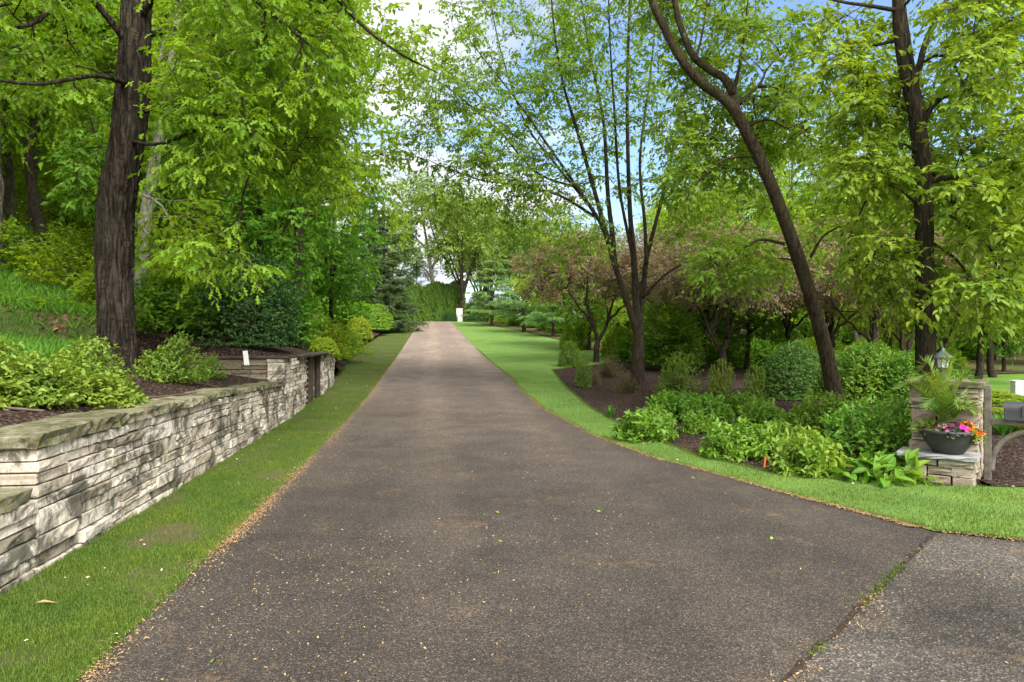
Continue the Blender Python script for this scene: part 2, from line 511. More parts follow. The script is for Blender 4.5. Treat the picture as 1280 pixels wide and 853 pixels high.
def H0(x, y):
    s = 1 - .72 * sst(4, 14, x) * (1 - sst(45, 80, y))
    bed = .10 * sst(1.8, 4.5, x) * sst(7.8, 10, y) * (1 - sst(18, 26, y)) * (1 - sst(8, 12, x))
    return P(y) * s + bed


def XL(y): return -1.67 - .115 * y - .16 * np.maximum(np.asarray(y, float) - 67.5, 0)
def XW(y): return -2.63 - .127 * y


_ry = [-.1, 3.2, 5.70, 6.39, 7.03, 8.07, 9.15, 11.25, 14.9, 18.3, 21.5, 29.4, 38.8, 52.5, 67, 76]
_rx = [-1.68, 1.29, 3.52, 3.22, 2.9, 2.48, 1.94, 1.35, .70, .30, .0, -1.05, -2.16, -3.80, -5.5, -6.9]
def XR(y): return np.interp(y, _ry, _rx)


def bedtop(y):
    return np.interp(y, [0, 4.64, 4.9, 8.5, 12.85, 13.1, 16, 19, 22, 25], [.52, .52, .88, .88, .80, 1.27, 1.27, 1.22, .62, P(25.) + .05]) * (y < 25) + (P(y) + .05) * (y >= 25)


def HH(x, y):
    u = np.maximum(XW(y) - x, 0)
    c = .17 + .05 * sst(12.8, 13.2, y) + .06 * sst(19, 26, y)
    rise = c * np.minimum(u, 2.5) + .13 * np.clip(u - 2.5, 0, 9) + .12 * np.maximum(u - 11.5, 0) + .95 * sst(2, 6, u) * sst(12, 19, y)
    rise = rise * (1 - .55 * sst(40, 75, y))
    rise = np.minimum(rise, 6)
    return bedtop(y) + rise + .04 * np.sin(1.7 * x + .6 * y) * sst(.5, 2, u) + .03 * np.sin(2.3 * y - x) * sst(.5, 2, u)


def GZ(x, y):
    """ground height anywhere"""
    x = np.asarray(x, float); y = np.asarray(y, float)
    edge = np.where(y < 19.6, XW(y), XL(y) - lw(y))
    return np.where(x < edge - .05, HH(x, y), H0(x, y))


def lw(y): return np.interp(y, [19.6, 22, 27.5, 37, 56, 72, 76], [1.2, 1.5, 1.94, 2.3, 2.4, 2.2, 2.2])


def in_poly(px, py, poly):
    poly = np.asarray(poly)
    c = np.zeros(len(px), bool)
    x0, y0 = poly[-1]
    for x1, y1 in poly:
        cond = (y1 > py) != (y0 > py)
        with np.errstate(divide='ignore', invalid='ignore'):
            xi = (x0 - x1) * (py - y1) / (y0 - y1 + 1e-12) + x1
        c ^= cond & (px < xi)
        x0, y0 = x1, y1
    return c


def densify(poly, step):
    out = []
    for a, b in zip(poly, np.roll(np.asarray(poly), -1, 0)):
        a = np.asarray(a, float)
        n = max(1, int(np.hypot(*(b - a)) / step))
        for k in range(n):
            out.append(a + (b - a) * k / n)
    return np.array(out)


def sheet(name, poly, step, hf, off, mat, kind='structure', edge=None, smooth=True, wob=0., rng=None):
    poly = densify(poly, edge or step)
    if wob:
        poly = poly + rng.normal(0, wob, poly.shape)
    lo, hi = poly.min(0), poly.max(0)
    gx, gy = np.meshgrid(np.arange(lo[0], hi[0], step), np.arange(lo[1], hi[1], step))
    gx = gx.ravel() + (gy.ravel() / step % 2) * step * .25; gy = gy.ravel()
    k = in_poly(gx, gy, poly)
    pts = np.vstack([poly, np.stack([gx[k], gy[k]], 1)])
    n = len(poly)
    edges = [(i, (i + 1) % n) for i in range(n)]
    vs, es, fs, *_ = delaunay_2d_cdt([Vector(p) for p in pts], edges, [], 1, 1e-4)
    vs = np.array([(v.x, v.y) for v in vs])
    z = hf(vs[:, 0], vs[:, 1]) + off
    tri = np.array([f for f in fs if len(f) == 3])
    a, b, c = vs[tri[:, 0]], vs[tri[:, 1]], vs[tri[:, 2]]
    ar = (b[:, 0] - a[:, 0]) * (c[:, 1] - a[:, 1]) - (b[:, 1] - a[:, 1]) * (c[:, 0] - a[:, 0])
    tri[ar < 0] = tri[ar < 0][:, ::-1]
    tri = tri[np.abs(ar) > 1e-9]
    o = link(name, mesh_np(name, np.column_stack([vs, z]), tri, mat, smooth))
    if kind: o['kind'] = kind
    return o, poly


rg = np.random.default_rng(7)
yl = np.array([-.05, 2, 4, 6, 8, 10, 12, 14, 16, 18, 20, 23, 26, 30, 35, 40, 46, 52, 60, 67, 71, 76.])
yr = np.array(_ry[1:])

# base ground, a fan that reaches far
xs = np.concatenate([-np.geomspace(600, 14, 26), np.linspace(-13, 14, 55), np.geomspace(15, 600, 26)])
ys = np.concatenate([-np.geomspace(300, 7, 14), np.linspace(-6, 82, 177), np.geomspace(84, 900, 24)])
GX, GY = np.meshgrid(xs, ys)
gz = H0(GX, GY) - .03
gz = np.where(GX < XW(GY) - .6, gz - .25, gz)
nx, ny = len(xs), len(ys)
i = (np.arange(ny - 1)[:, None] * nx + np.arange(nx - 1)[None, :]).ravel()
tag(link('ground', mesh_np('ground', np.stack([GX, GY, gz], -1).reshape(-1, 3), np.stack([i, i + 1, i + nx + 1, i + nx], 1), MAT['far_grass'], True)), kind='structure')

# hillside behind the wall
us = np.concatenate([[.12], np.linspace(.25, 8, 40), np.geomspace(8.5, 220, 30)])
hy = np.concatenate([np.linspace(-8, 4.3, 20), np.linspace(4.35, 4.7, 6), np.linspace(4.9, 12.7, 40), np.linspace(12.85, 13.2, 6), np.linspace(13.4, 82, 180), np.geomspace(84, 300, 14)])
U, Y = np.meshgrid(us, hy)
lim = np.where(Y < 19.3, XW(Y), np.minimum(XW(Y), np.where(Y < 22, XW(Y), XL(Y) - lw(Y) + .3)))
X = lim - U
Z = np.where(Y > 22, np.maximum(HH(X, Y), H0(X, Y) + .01), HH(X, Y))
nx, ny = len(us), len(hy)
i = (np.arange(ny - 1)[:, None] * nx + np.arange(nx - 1)[None, :]).ravel()
hill_me = mesh_np('hillside', np.stack([X, Y, Z], -1).reshape(-1, 3), np.stack([i, i + nx, i + nx + 1, i + 1], 1), MAT['forest_floor'], True)
hill_me.materials.append(MAT['mulch'])
ctr = np.stack([(U[:-1, :-1]).ravel(), Y[:-1, :-1].ravel()], 1)
mi = ((ctr[:, 0] < np.where(ctr[:, 1] < 13, 2.9, 2.2)) & (ctr[:, 1] < 75)).astype(np.int32)
hill_me.polygons.foreach_set('material_index', mi)
tag(link('hillside', hill_me), kind='structure')

# driveway
dpoly = [(XL(y) - .06, y) for y in yl] + [(XR(y) + (.06 if y > 6 else 0), y) for y in yr[::-1]]
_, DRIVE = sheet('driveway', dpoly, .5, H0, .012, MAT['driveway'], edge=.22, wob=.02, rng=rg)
# road at the mouth
rpoly = [(-1.8, .05), (1.15, 3.32), (3.38, 5.90), (4.1, 5.50), (6.05, 4.44), (9, 2.72), (14, -.1), (14, -9), (-14, -9), (-14, 1.5), (-6, .8)]
_, ROAD = sheet('road', rpoly, .8, H0, .004, MAT['road'], edge=.3, wob=.012, rng=rg)
# open joint between the drive and the road
jt = np.linspace(-.35, 1.0, 46)
jx = 1.29 + 2.23 * jt + rg.normal(0, .009, 46); jy = 3.2 + 2.47 * jt + rg.normal(0, .009, 46)
jw = rg.uniform(.007, .02, 46)
jp = list(zip(jx - .74 * jw, jy + .67 * jw)) + list(zip((jx + .74 * jw)[::-1], (jy - .67 * jw)[::-1]))
sheet('paving_joint', jp, .3, H0, .0165, MAT['soil'], edge=.2)
# grass strip along the wall, then along the planted bank
lp = [(XL(y) + .01, y) for y in yl[1:]] + [(XL(y) - lw(y), y) for y in (76, 72, 64, 56, 46, 37, 32, 27.5, 24, 22, 20)] + [(XW(y) - .05, y) for y in (19.6, 17, 14, 11, 8, 5, 2)]
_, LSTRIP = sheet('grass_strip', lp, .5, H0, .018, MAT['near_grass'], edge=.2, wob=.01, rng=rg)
# lawn right of the drive
BED = [(4.75, 7.45), (4.5, 7.55), (3.8, 7.7), (3.08, 8.2), (2.56, 9.1), (2.1, 11.2), (1.73, 14.8), (1.48, 20), (1.43, 24.4)]
rl = [(XR(y) - .01, y) for y in yr[1:]] + [(-4.2, 74), (-2, 66), (0, 60), (1.7, 52), (3.1, 44), (4.0, 36), (4.4, 31), (4.0, 27.5), (2.6, 25.6)] + BED[::-1] + [(5.2, 7.4), (7, 7.3), (14, 6.6), (14, 0.), (9, 2.62), (6, 4.37), (4.07, 5.43)]
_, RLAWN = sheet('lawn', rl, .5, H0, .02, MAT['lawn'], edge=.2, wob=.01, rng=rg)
# dark woodland soil beyond the lawn and the bed
fp = [(-4.0, 74), (-1.8, 66), (.2, 60), (1.9, 52), (3.3, 44), (4.2, 36), (4.6, 31), (8, 31), (11, 27), (14, 27), (60, 40), (90, 125), (-4, 125)]
sheet('woodland_soil', fp, 2.2, H0, .012, MAT['forest_floor'], edge=1.0)
# planted bed right
bp = BED + [(2.6, 25.6), (4.0, 27.5), (4.4, 31), (8, 31), (11, 26), (12, 18), (11.5, 12), (9, 9.5), (6.3, 8.6)]
_, RBED = sheet('flower_bed', bp, .4, H0, .016, MAT['mulch'], edge=.25)
b2 = [(5.25, 7.42), (7, 7.32), (14, 6.65), (14, 10), (9.2, 9.6), (6.6, 8.9), (5.4, 8.5)]
_, RBED2 = sheet('mulch_patch', b2, .4, H0, .024, MAT['mulch'], edge=.25)


# ------------------------------------------------------------------ leaves
def _tmpl(half, droop=.12, fold=.12):
    """leaf from a half outline [(x, w)...], rib along x, folded along the rib"""
    half = np.asarray(half, float)
    n = len(half)
    x = half[:, 0]
    rib = np.column_stack([x, 0 * x, -droop * x ** 2])
    Lf = np.column_stack([x, half[:, 1], -droop * x ** 2 + fold * half[:, 1]])
    Rt = np.column_stack([x, -half[:, 1], -droop * x ** 2 + fold * half[:, 1]])
    V = np.vstack([rib, Lf[1:-1], Rt[1:-1]])
    L = lambda k: 0 if k == 0 else (n - 1 if k == n - 1 else n + k - 1)
    Q = lambda k: 0 if k == 0 else (n - 1 if k == n - 1 else n + (n - 2) + k - 1)
    t = []
    for k in range(n - 1):
        for f, fl in ((L, 1), (Q, 0)):
            a, b, c, d = k, k + 1, f(k + 1), f(k)
            tri = []
            if b != c: tri.append([a, b, c])
            if a != d: tri.append([a, c, d] if b != c else [a, b, d])
            t += [q if fl else q[::-1] for q in tri]
    return V, np.array(t)


LEAF = {
    'simple': _tmpl([(0, 0), (.42, .27), (1, 0)], .2, .3),
    'ovate': _tmpl([(0, 0), (.25, .21), (.58, .22), (1, 0)], .22, .25),
    'round': _tmpl([(0, 0), (.2, .28), (.6, .36), (1, 0)], .15, .2),
    'oak': _tmpl([(0, 0), (.20, .15), (.33, .045), (.52, .27), (.65, .06), (.82, .18), (1, 0)], .3, .3),
    'long': _tmpl([(0, 0), (.4, .13), (1, 0)], .25, .3),
    'needle': _tmpl([(0, 0), (.4, .05), (1, 0)], .1, 0),
    'hosta': _tmpl([(0, 0), (.2, .2), (.5, .27), (.78, .18), (1, 0)], .35, .35),
    'petal': _tmpl([(0, 0), (.6, .32), (1, 0)], -.2, .4),
}


def leaf_mesh(pos, adir, nrm, size, kind, wmul=1.):
    V, T = LEAF[kind]
    a = unit(adir)
    n = unit(nrm - a * np.sum(nrm * a, -1, keepdims=True))
    b = np.cross(n, a)
    s = np.broadcast_to(np.asarray(size, float), (len(pos),))[:, None, None]
    W = pos[:, None] + s * (V[None, :, 0:1] * a[:, None] + wmul * V[None, :, 1:2] * b[:, None] + V[None, :, 2:3] * n[:, None])
    F = T[None] + (np.arange(len(pos)) * len(V))[:, None, None]
    return W.reshape(-1, 3), F.reshape(-1, 3)


def twig_set(rng, S, T, L, droop, nl, f0=.25, ang=50, hang=.25, flat=.75, njit=.45, lsize=.1, lvar=.45):
    """leaves along straightish twigs. S,T: start, direction (K,3); L lengths. returns leaf arrays and twig rings"""
    K = len(S)
    T = unit(T)
    L = np.broadcast_to(L, (K,))
    side = unit(np.cross(T, UP) + rng.normal(0, .25, (K, 3)))
    f = np.linspace(f0, 1, nl)[None, :] + rng.uniform(-.5, .5, (K, nl)) * (1 - f0) / nl
    f = np.clip(f, 0, 1)
    pos = S[:, None] + T[:, None] * (L[:, None] * f)[..., None] - UP * (droop * L[:, None] * f * f)[..., None]
    sg = np.where(np.arange(nl) % 2, 1, -1)[None, :, None]
    a = R(ang) * rng.uniform(.5, 1.25, (K, nl, 1))
    tang = unit(T[:, None] - UP * (2 * droop * f)[..., None])
    d = tang * np.cos(a) + sg * side[:, None] * np.sin(a) - UP * hang + rng.normal(0, .22, (K, nl, 3))
    nrm = UP * flat + (1 - flat) * tang + rng.normal(0, njit, (K, nl, 3))
    size = lsize * rng.uniform(1 - lvar, 1 + lvar, (K, nl))
    return pos.reshape(-1, 3), d.reshape(-1, 3), nrm.reshape(-1, 3), size.ravel()


def twig_mesh(S, T, L, droop, r):
    K = len(S)
    T = unit(T)
    L = np.broadcast_to(L, (K,))
    r = np.broadcast_to(r, (K,))
    A = unit(np.cross(T, np.array([.3, .2, 1.])))
    B = np.cross(T, A)
    rings = []
    for f, k in ((0, 1), (.5, .7), (1, .25)):
        c = S + T * (L * f)[:, None] - UP * (droop * L * f * f)[:, None]
        for q in range(3):
            t = 2 * np.pi * q / 3
            rings.append(c + (r * k)[:, None] * (math.cos(t) * A + math.sin(t) * B))
    V = np.stack(rings, 1)
    q = []
    for k in range(2):
        for j in range(3):
            q.append([k * 3 + j, k * 3 + (j + 1) % 3, k * 3 + 3 + (j + 1) % 3, k * 3 + 3 + j])
    Q = np.array(q)[None] + (np.arange(K) * 9)[:, None, None]
    return V.reshape(-1, 3), Q.reshape(-1, 4)


def spline(pts, n):
    """Catmull-Rom through pts, n samples per span"""
    p = np.asarray(pts, float)
    if len(p) == 2:
        return p[0] + (p[1] - p[0]) * np.linspace(0, 1, n + 1)[:, None]
    q = np.vstack([2 * p[0] - p[1], p, 2 * p[-1] - p[-2]])
    out = []
    for i in range(1, len(q) - 2):
        t = np.linspace(0, 1, n, endpoint=False)[:, None]
        out.append(.5 * ((2 * q[i]) + (-q[i - 1] + q[i + 1]) * t + (2 * q[i - 1] - 5 * q[i] + 4 * q[i + 1] - q[i + 2]) * t ** 2 + (-q[i - 1] + 3 * q[i] - 3 * q[i + 1] + q[i + 2]) * t ** 3))
    out.append(p[-1:])
    return np.vstack(out)


def ellipsoids(rng, defs):
    """points in a set of ellipsoids: (cx,cy,cz, rx,ry,rz, n), denser towards the skin"""
    out = []
    for cx, cy, cz, rx, ry, rz, n in defs:
        d = unit(rng.normal(0, 1, (n, 3)))
        r = rng.uniform(.12, 1, (n, 1)) ** .5
        out.append(np.array([cx, cy, cz]) + d * r * np.array([rx, ry, rz]))
    return np.vstack(out)


def grow(rng, limbs, targets, step=.4, rtip=.008, expo=.5, minz=-9., turn=.7, wob=.05, down=.35):
    """limbs: [(points, radii)], the first is the trunk. Branches grow from the nearest fitting node to every target."""
    cap = sum(len(l[0]) for l in limbs) + sum(int(40) for _ in targets) + 100
    Pn = np.zeros((cap, 3)); Dn = np.zeros((cap, 3)); par = np.full(cap, -1); ok = np.zeros(cap, bool)
    n = 0
    chains = []
    for li, (pts, rad) in enumerate(limbs):
        pts = np.asarray(pts)
        T = unit(np.gradient(pts, axis=0))
        j0 = -1
        if li:
            j0 = int(np.argmin(np.linalg.norm(Pn[:n] - pts[0], axis=1)))
        for k in range(len(pts)):
            Pn[n] = pts[k]; Dn[n] = T[k]; par[n] = n - 1 if k else j0
            ok[n] = pts[k][2] > minz
            n += 1
    nfix = n
    dmin = np.array([np.min(np.linalg.norm(Pn[:n][ok[:n]] - t, axis=1)) for t in targets])
    tips = []
    for ti in np.argsort(dmin):
        t = targets[ti]
        dv = t - Pn[:n]
        L = np.linalg.norm(dv, axis=1)
        c = np.sum(dv * Dn[:n], 1) / np.maximum(L, 1e-6)
        cost = L * (1 + turn * (1 - c)) + down * np.maximum(-dv[:, 2], 0) + np.where(ok[:n], 0, 1e6)
        j = int(np.argmin(cost))
        l = L[j]
        if l < .08: continue
        k = max(2, min(36, int(l / step) + 1))
        p0 = Pn[j]
        d = dv[j] / l
        c1 = p0 + unit(Dn[j] * .6 + d * .6 + UP * .15) * l * .35
        c2 = t - unit(d + rng.normal(0, .25, 3) + UP * -.05) * l * .3
        s = np.linspace(0, 1, k + 1)[1:, None]
        q = (1 - s) ** 3 * p0 + 3 * (1 - s) ** 2 * s * c1 + 3 * (1 - s) * s ** 2 * c2 + s ** 3 * t
        q[:-1] += rng.normal(0, wob * min(l, 1.5) / 2, (k - 1, 3))
        tg = unit(np.gradient(np.vstack([p0, q]), axis=0))[1:]
        Pn[n:n + k] = q; Dn[n:n + k] = tg
        par[n:n + k] = np.concatenate([[j], np.arange(n, n + k - 1)])
        ok[n:n + k] = True
        chains.append((j, n, n + k))
        tips.append((n, n + k))
        n += k
    load = np.zeros(n)
    for a, b in tips: load[b - 1] += 1
    for i in range(n - 1, -1, -1):
        if par[i] >= 0: load[par[i]] += load[i]
    rad = rtip * np.maximum(load, .4) ** expo
    return dict(P=Pn[:n], D=Dn[:n], par=par[:n], rad=rad, chains=chains, nfix=nfix)


def wood(mb, g, rmax=.2, smin=3):
    for j, a, b in g['chains']:
        pts = np.vstack([g['P'][j], g['P'][a:b]])
        r = np.concatenate([[g['rad'][a]], g['rad'][a:b]])
        r = np.minimum(r, rmax)
        r[-1] *= .6
        mb.tube(pts, r, 7 if r[0] > .04 else (5 if r[0] > .018 else 3), caps=False)


def chain_twigs(rng, g, per, spread=.8, back=.75, flat=.5):
    """twig starts and directions along the outer part of every grown branch"""
    S, T = [], []
    for j, a, b in g['chains']:
        k = b - a
        idx = a + np.minimum((k * (1 - back * rng.uniform(0, 1, per) ** 1.2)).astype(int), k - 1)
        S.append(g['P'][idx])
        r = rng.normal(0, 1, (per, 3))
        r[:, 2] *= flat
        T.append(g['D'][idx] * .55 + unit(r) * spread + UP * .06)
    return np.vstack(S), np.vstack(T)


# ------------------------------------------------------------------ trees
def bark_tube(rng, pts, rad, n=32, ridge=.05, flare=0., freq=11):
    """trunk with real furrows: ridges run along it and wander"""
    pts = np.asarray(pts)
    mb = MB()
    m = len(pts)
    T = unit(np.gradient(pts, axis=0))
    A = unit(np.array([1., 0, 0]) - T * T[:, 0:1])
    B = np.cross(T, A)
    ang = np.linspace(0, 2 * np.pi, n, endpoint=False)
    s = np.concatenate([[0], np.cumsum(np.linalg.norm(np.diff(pts, axis=0), axis=1))])
    ph = rng.uniform(0, 6.28, 8)
    w = .25 * np.sin(s * 2.1 + ph[0]) + .2 * np.sin(s * 5.3 + ph[1])
    ph_a = ang[None, :] + .12 * w[:, None] + .05 * np.sin(s[:, None] * 9 + 3 * ang[None, :])
    rr = 1 + ridge * (np.abs(np.sin(ph_a * freq / 2 + ph[2])) - .6 + .5 * np.abs(np.sin(ph_a * freq * .93 + s[:, None] * 1.3 + ph[3])))
    rr += ridge * .5 * np.sin(s[:, None] * 3 + 2 * ang[None, :] + ph[4])
    rr += rng.normal(0, ridge * .18, rr.shape)
    if flare:
        rr *= 1 + flare * np.exp(-s[:, None] / .35) * (1 + .35 * np.sin(ang[None, :] * 4 + ph[5]))
    r = np.asarray(rad)[:, None] * rr
    V = pts[:, None] + r[..., None] * (np.cos(ang)[None, :, None] * A[:, None] + np.sin(ang)[None, :, None] * B[:, None])
    i = np.arange(m - 1)[:, None] * n
    j = np.arange(n)[None, :]
    j2 = (j + 1) % n
    mb.add(V.reshape(-1, 3), np.stack([i + j, i + j2, i + n + j2, i + n + j], -1).reshape(-1, 4))
    return mb


def crown_mesh(name, parts, mat, tw=None, twmat=None):
    """leaves (list of (V,F)) in one mesh, twigs as a second material"""
    Vs, Fs, n = [], [], 0
    for V, F in parts:
        Vs.append(V); Fs.append(F + n); n += len(V)
    T = np.vstack(Fs)
    fl = [T]
    if tw is not None:
        Vs.append(tw[0]); fl.append(tw[1] + n)
    me = mesh_np(name, np.vstack(Vs), fl, mat)
    if tw is not None:
        me.materials.append(twmat)
        mi = np.zeros(len(me.polygons), np.int32)
        mi[len(T):] = 1
        me.polygons.foreach_set('material_index', mi)
    return me


def build_tree(name, label, cat, base, limbs, targets, bark, leafmat, leaf='ovate', lsize=.1, per=6, nl=8, tlen=.45, seed=1,
               droop=.25, hang=.3, group=None, step=.4, rtip=.008, rmax=.12, trunk_n=24, ridge=.04, flare=.25, turn=.7, minz=-9.,
               spread=.8, flat=.5, bare=None, back=.75, njit=.45, lflat=.75, extra=None, twr=.004, down=.35, freq=11):
    """limbs and targets are world points; the thing's origin is at base"""
    rng = np.random.default_rng(seed)
    base = np.asarray(base, float)
    limbs = [(np.asarray(p) - base, np.asarray(r)) for p, r in limbs]
    targets = np.asarray(targets) - base
    root = thing(name, label, cat, base, group=group)
    tp, tr = limbs[0]
    bark_tube(rng, tp, tr, trunk_n, ridge, flare, freq).build('trunk', bark, root, True)
    g = grow(rng, limbs, targets, step=step, rtip=rtip, turn=turn, minz=minz, down=down)
    mb = MB()
    for p, r in limbs[1:]:
        mb.tube(p, r, 12, wob=.04, rng=rng)
    wood(mb, g, rmax)
    mb.build('limbs', bark, root, True)
    S, T = chain_twigs(rng, g, per, spread, back, flat)
    L = tlen * rng.uniform(.6, 1.4, len(S))
    lv = leaf_mesh(*twig_set(rng, S, T, L, droop, nl, hang=hang, lsize=lsize, njit=njit, flat=lflat), leaf)
    me = crown_mesh('crown', [lv], leafmat, twig_mesh(S, T, L, droop, twr), MAT['twig'])
    link('crown', me, root)
    return root


def rad_lin(n, a, b, p=1.):
    return a + (b - a) * np.linspace(0, 1, n) ** p


def VS(lst, d, n=8, dd=None):
    """spline through photo points at depth d (dd: per point depth offsets)"""
    return spline([view(x, y, d + (dd[i] if dd else 0)) for i, (x, y) in enumerate(lst)], n)


def VT(rng, x0, x1, y0, y1, d0, d1, n):
    """points spread through a chunk of space that spans x0..x1, y0..y1 of the photo between two depths"""
    x = rng.uniform(x0, x1, n); y = rng.uniform(y0, y1, n); d = rng.uniform(d0, d1, n)
    return np.stack([(x - 640) / 853.33 * d, d, 1.6 - (y - 426.5) / 853.33 * d], 1)


rng = np.random.default_rng(11)


def off_trunk(tg, tr, m=38, zlo=-99):
    """drop crown points that would hang right in front of the trunk"""
    tx = tr[:, 0] / tr[:, 1]; tz = (tr[:, 2] - 1.6) / tr[:, 1]
    gx = tg[:, 0] / tg[:, 1]; gz_ = (tg[:, 2] - 1.6) / tg[:, 1]
    dd = np.abs(gx[:, None] - tx[None]) + np.where(np.abs(gz_[:, None] - tz[None]) < .05, 0, 9)
    j = dd.argmin(1)
    bad = (dd.min(1) < m / 853.33) & (tg[:, 1] < tr[j, 1] + .3) & (gz_ > zlo)
    tg = tg.copy()                      # such points go round to the far side of the trunk
    k = np.where(bad)[0]
    f = (tr[j[k], 1] + .5 + 1.6 * np.abs(np.sin(k * 7.3))) / tg[k, 1]
    tg[k, 0] *= f; tg[k, 1] *= f
    tg[k, 2] = 1.6 + (tg[k, 2] - 1.6) * f
    return tg



# --- the big oak on the bank
ob = view(147, 446, 10)
ob[2] = float(HH(ob[0], ob[1])) - .15
tr = spline([ob, view(146, 420, 10), view(143, 330, 10), view(146, 250, 10), view(158, 185, 10), view(167, 100, 10), view(171, 0, 10), view(180, -140, 10), view(186, -330, 10.2), view(180, -560, 10)], 26)
rt = np.interp(np.linspace(0, 1, len(tr)), [0, .1, .3, .36, .45, .7, 1], [.27, .238, .228, .246, .218, .195, .10])
ol = [(tr, rt)]
top = lambda f: tr[int(f * (len(tr) - 1))]
def limb(p0, pts, r0, r1=.015, n=8):
    q = spline([p0] + [np.asarray(p, float) for p in pts], n)
    return (q, rad_lin(len(q), r0, r1, .7))
ol += [limb(top(.72), [view(300, -150, 9.8), view(430, 8, 9.8), view(492, 62, 9.8), view(548, 92, 9.9)], .07, .008),
       limb(top(.64), [view(240, -60, 9.2), view(330, 10, 8.8), view(385, 55, 8.6)], .06),
       limb(top(.60), [view(100, -10, 9.3), view(40, 30, 8.6), view(-30, 40, 8.2)], .06),
       limb(top(.55), [view(120, 95, 9.2), view(50, 105, 8.4), view(-10, 100, 8)], .045),
       limb(top(.50), [view(230, 130, 9.4), view(300, 160, 9.0), view(350, 200, 8.8)], .035),
       limb(top(.46), [view(200, 180, 9.3), view(260, 160, 8.9), view(335, 165, 8.6)], .03),
       limb(top(.8), [view(60, -300, 9.5), view(-60, -300, 9)], .07),
       limb(top(.84), [view(330, -330, 9.8), view(450, -260, 9.8)], .07),
       limb(top(.62), [view(260, 40, 10.5), view(340, 120, 11), view(420, 180, 11.4)], .05)]
tg = np.vstack([VT(rng, -60, 110, -40, 110, 7.8, 11.6, 70), VT(rng, 215, 340, -30, 170, 8, 11, 70), VT(rng, 300, 440, -40, 130, 8.4, 11, 75),
                VT(rng, 225, 330, 140, 215, 8, 9.6, 26), VT(rng, 205, 270, 60, 200, 9, 9.6, 8), VT(rng, 330, 450, 120, 250, 9.5, 11.5, 56), VT(rng, 380, 455, -30, 60, 9.3, 10.6, 20),
                VT(rng, 225, 330, 295, 345, 8.2, 9.2, 10), VT(rng, 150, 185, 110, 235, 9, 9.4, 4), VT(rng, -20, 95, 100, 150, 8.4, 10, 12),
                VT(rng, -200, 480, -420, -40, 7, 13, 130), VT(rng, 440, 545, 40, 95, 9.6, 10.2, 4)])
tg = off_trunk(tg, tr, 34)
build_tree('oak_tree', 'large oak with thick furrowed dark trunk on the bank behind the stone wall', 'tree', ob, ol, tg, MAT['oak_bark'], MAT['oak_leaf'],
           leaf='oak', lsize=.1, per=8, nl=9, tlen=.42, seed=3, droop=.22, hang=.38, rtip=.0045, rmax=.06, trunk_n=128, ridge=.085, flare=.25, minz=2.2, down=.1, freq=26, flat=.4)

# --- multi-stemmed tree beside the drive
d = 18.
bb = view(796, 487, d); bb[2] = float(H0(bb[0], bb[1])) - .05
tr = spline([bb, view(797, 455, d), view(798, 420, d), view(797, 405, d), view(795, 380, d), view(792, 320, d), view(787, 255, d), view(784, 130, d), view(787, 0, d), view(790, -120, d)], 12)
rt = np.interp(np.linspace(0, 1, len(tr)), [0, .22, .34, .5, .75, 1], [.18, .14, .11, .085, .045, .015])
cl = [(tr, rt)]
def cb(pts, r0, dz=0., r1=.012):
    n = len(pts)
    q = VS(pts, d, 8, [dz * k / (n - 1) for k in range(n)])
    return (q, rad_lin(len(q), r0, r1, .8))
cl += [cb([(797, 418), (783, 375), (768, 330), (756, 290), (742, 265), (715, 225), (680, 175), (640, 118), (590, 55)], .10, -.8),
       cb([(768, 332), (765, 290), (760, 245), (757, 190), (753, 143), (738, 70), (724, -20), (716, -90)], .085, .9),
       cb([(760, 300), (742, 235), (722, 165), (704, 105), (692, 30), (686, -60)], .07, -1.2),
       cb([(799, 405), (803, 370), (808, 325), (818, 285), (827, 250), (838, 200), (852, 130), (868, 60), (880, -30)], .085, .6),
       cb([(808, 330), (806, 280), (800, 200), (812, 100), (822, 0), (828, -80)], .06, 1.6),
       cb([(745, 272), (700, 245), (650, 232), (600, 225), (545, 205)], .045, -.5),
       cb([(803, 372), (830, 345), (855, 330), (890, 322), (930, 318)], .04, -.7),
       cb([(793, 330), (775, 240), (768, 140), (762, 40), (760, -60)], .05, -1.5),
       cb([(735, 255), (690, 200), (655, 150), (625, 60), (610, -20)], .04, 1.),
       cb([(826, 255), (860, 215), (890, 170), (910, 110)], .035, -.6),
       cb([(722, 235), (670, 215), (620, 160), (560, 110), (520, 85)], .035, .5)]
tg = np.vstack([VT(rng, 520, 700, 100, 260, 16.5, 19, 75), VT(rng, 560, 720, -20, 120, 16.5, 19.5, 60), VT(rng, 690, 860, -40, 130, 15.5, 20.5, 80),
                VT(rng, 690, 870, 100, 250, 15.5, 20.5, 60), VT(rng, 500, 600, 60, 200, 16.8, 18.5, 36), VT(rng, 540, 660, 200, 300, 16.8, 18.6, 28),
                VT(rng, 660, 760, 230, 330, 16, 19, 22), VT(rng, 830, 930, 180, 320, 16, 18.5, 30), VT(rng, 560, 880, -140, -20, 15.5, 20.5, 70)])
build_tree('multi_stem_tree', 'slender tree with many dark fanning stems rising from one short trunk by the drive', 'tree', bb, cl, tg, MAT['dark_bark'], MAT['young_leaf'],
           leaf='ovate', lsize=.10, per=12, nl=8, tlen=.6, seed=5, droop=.15, hang=.45, rtip=.0042, rmax=.05, trunk_n=40, ridge=.04, minz=3., flare=.3)

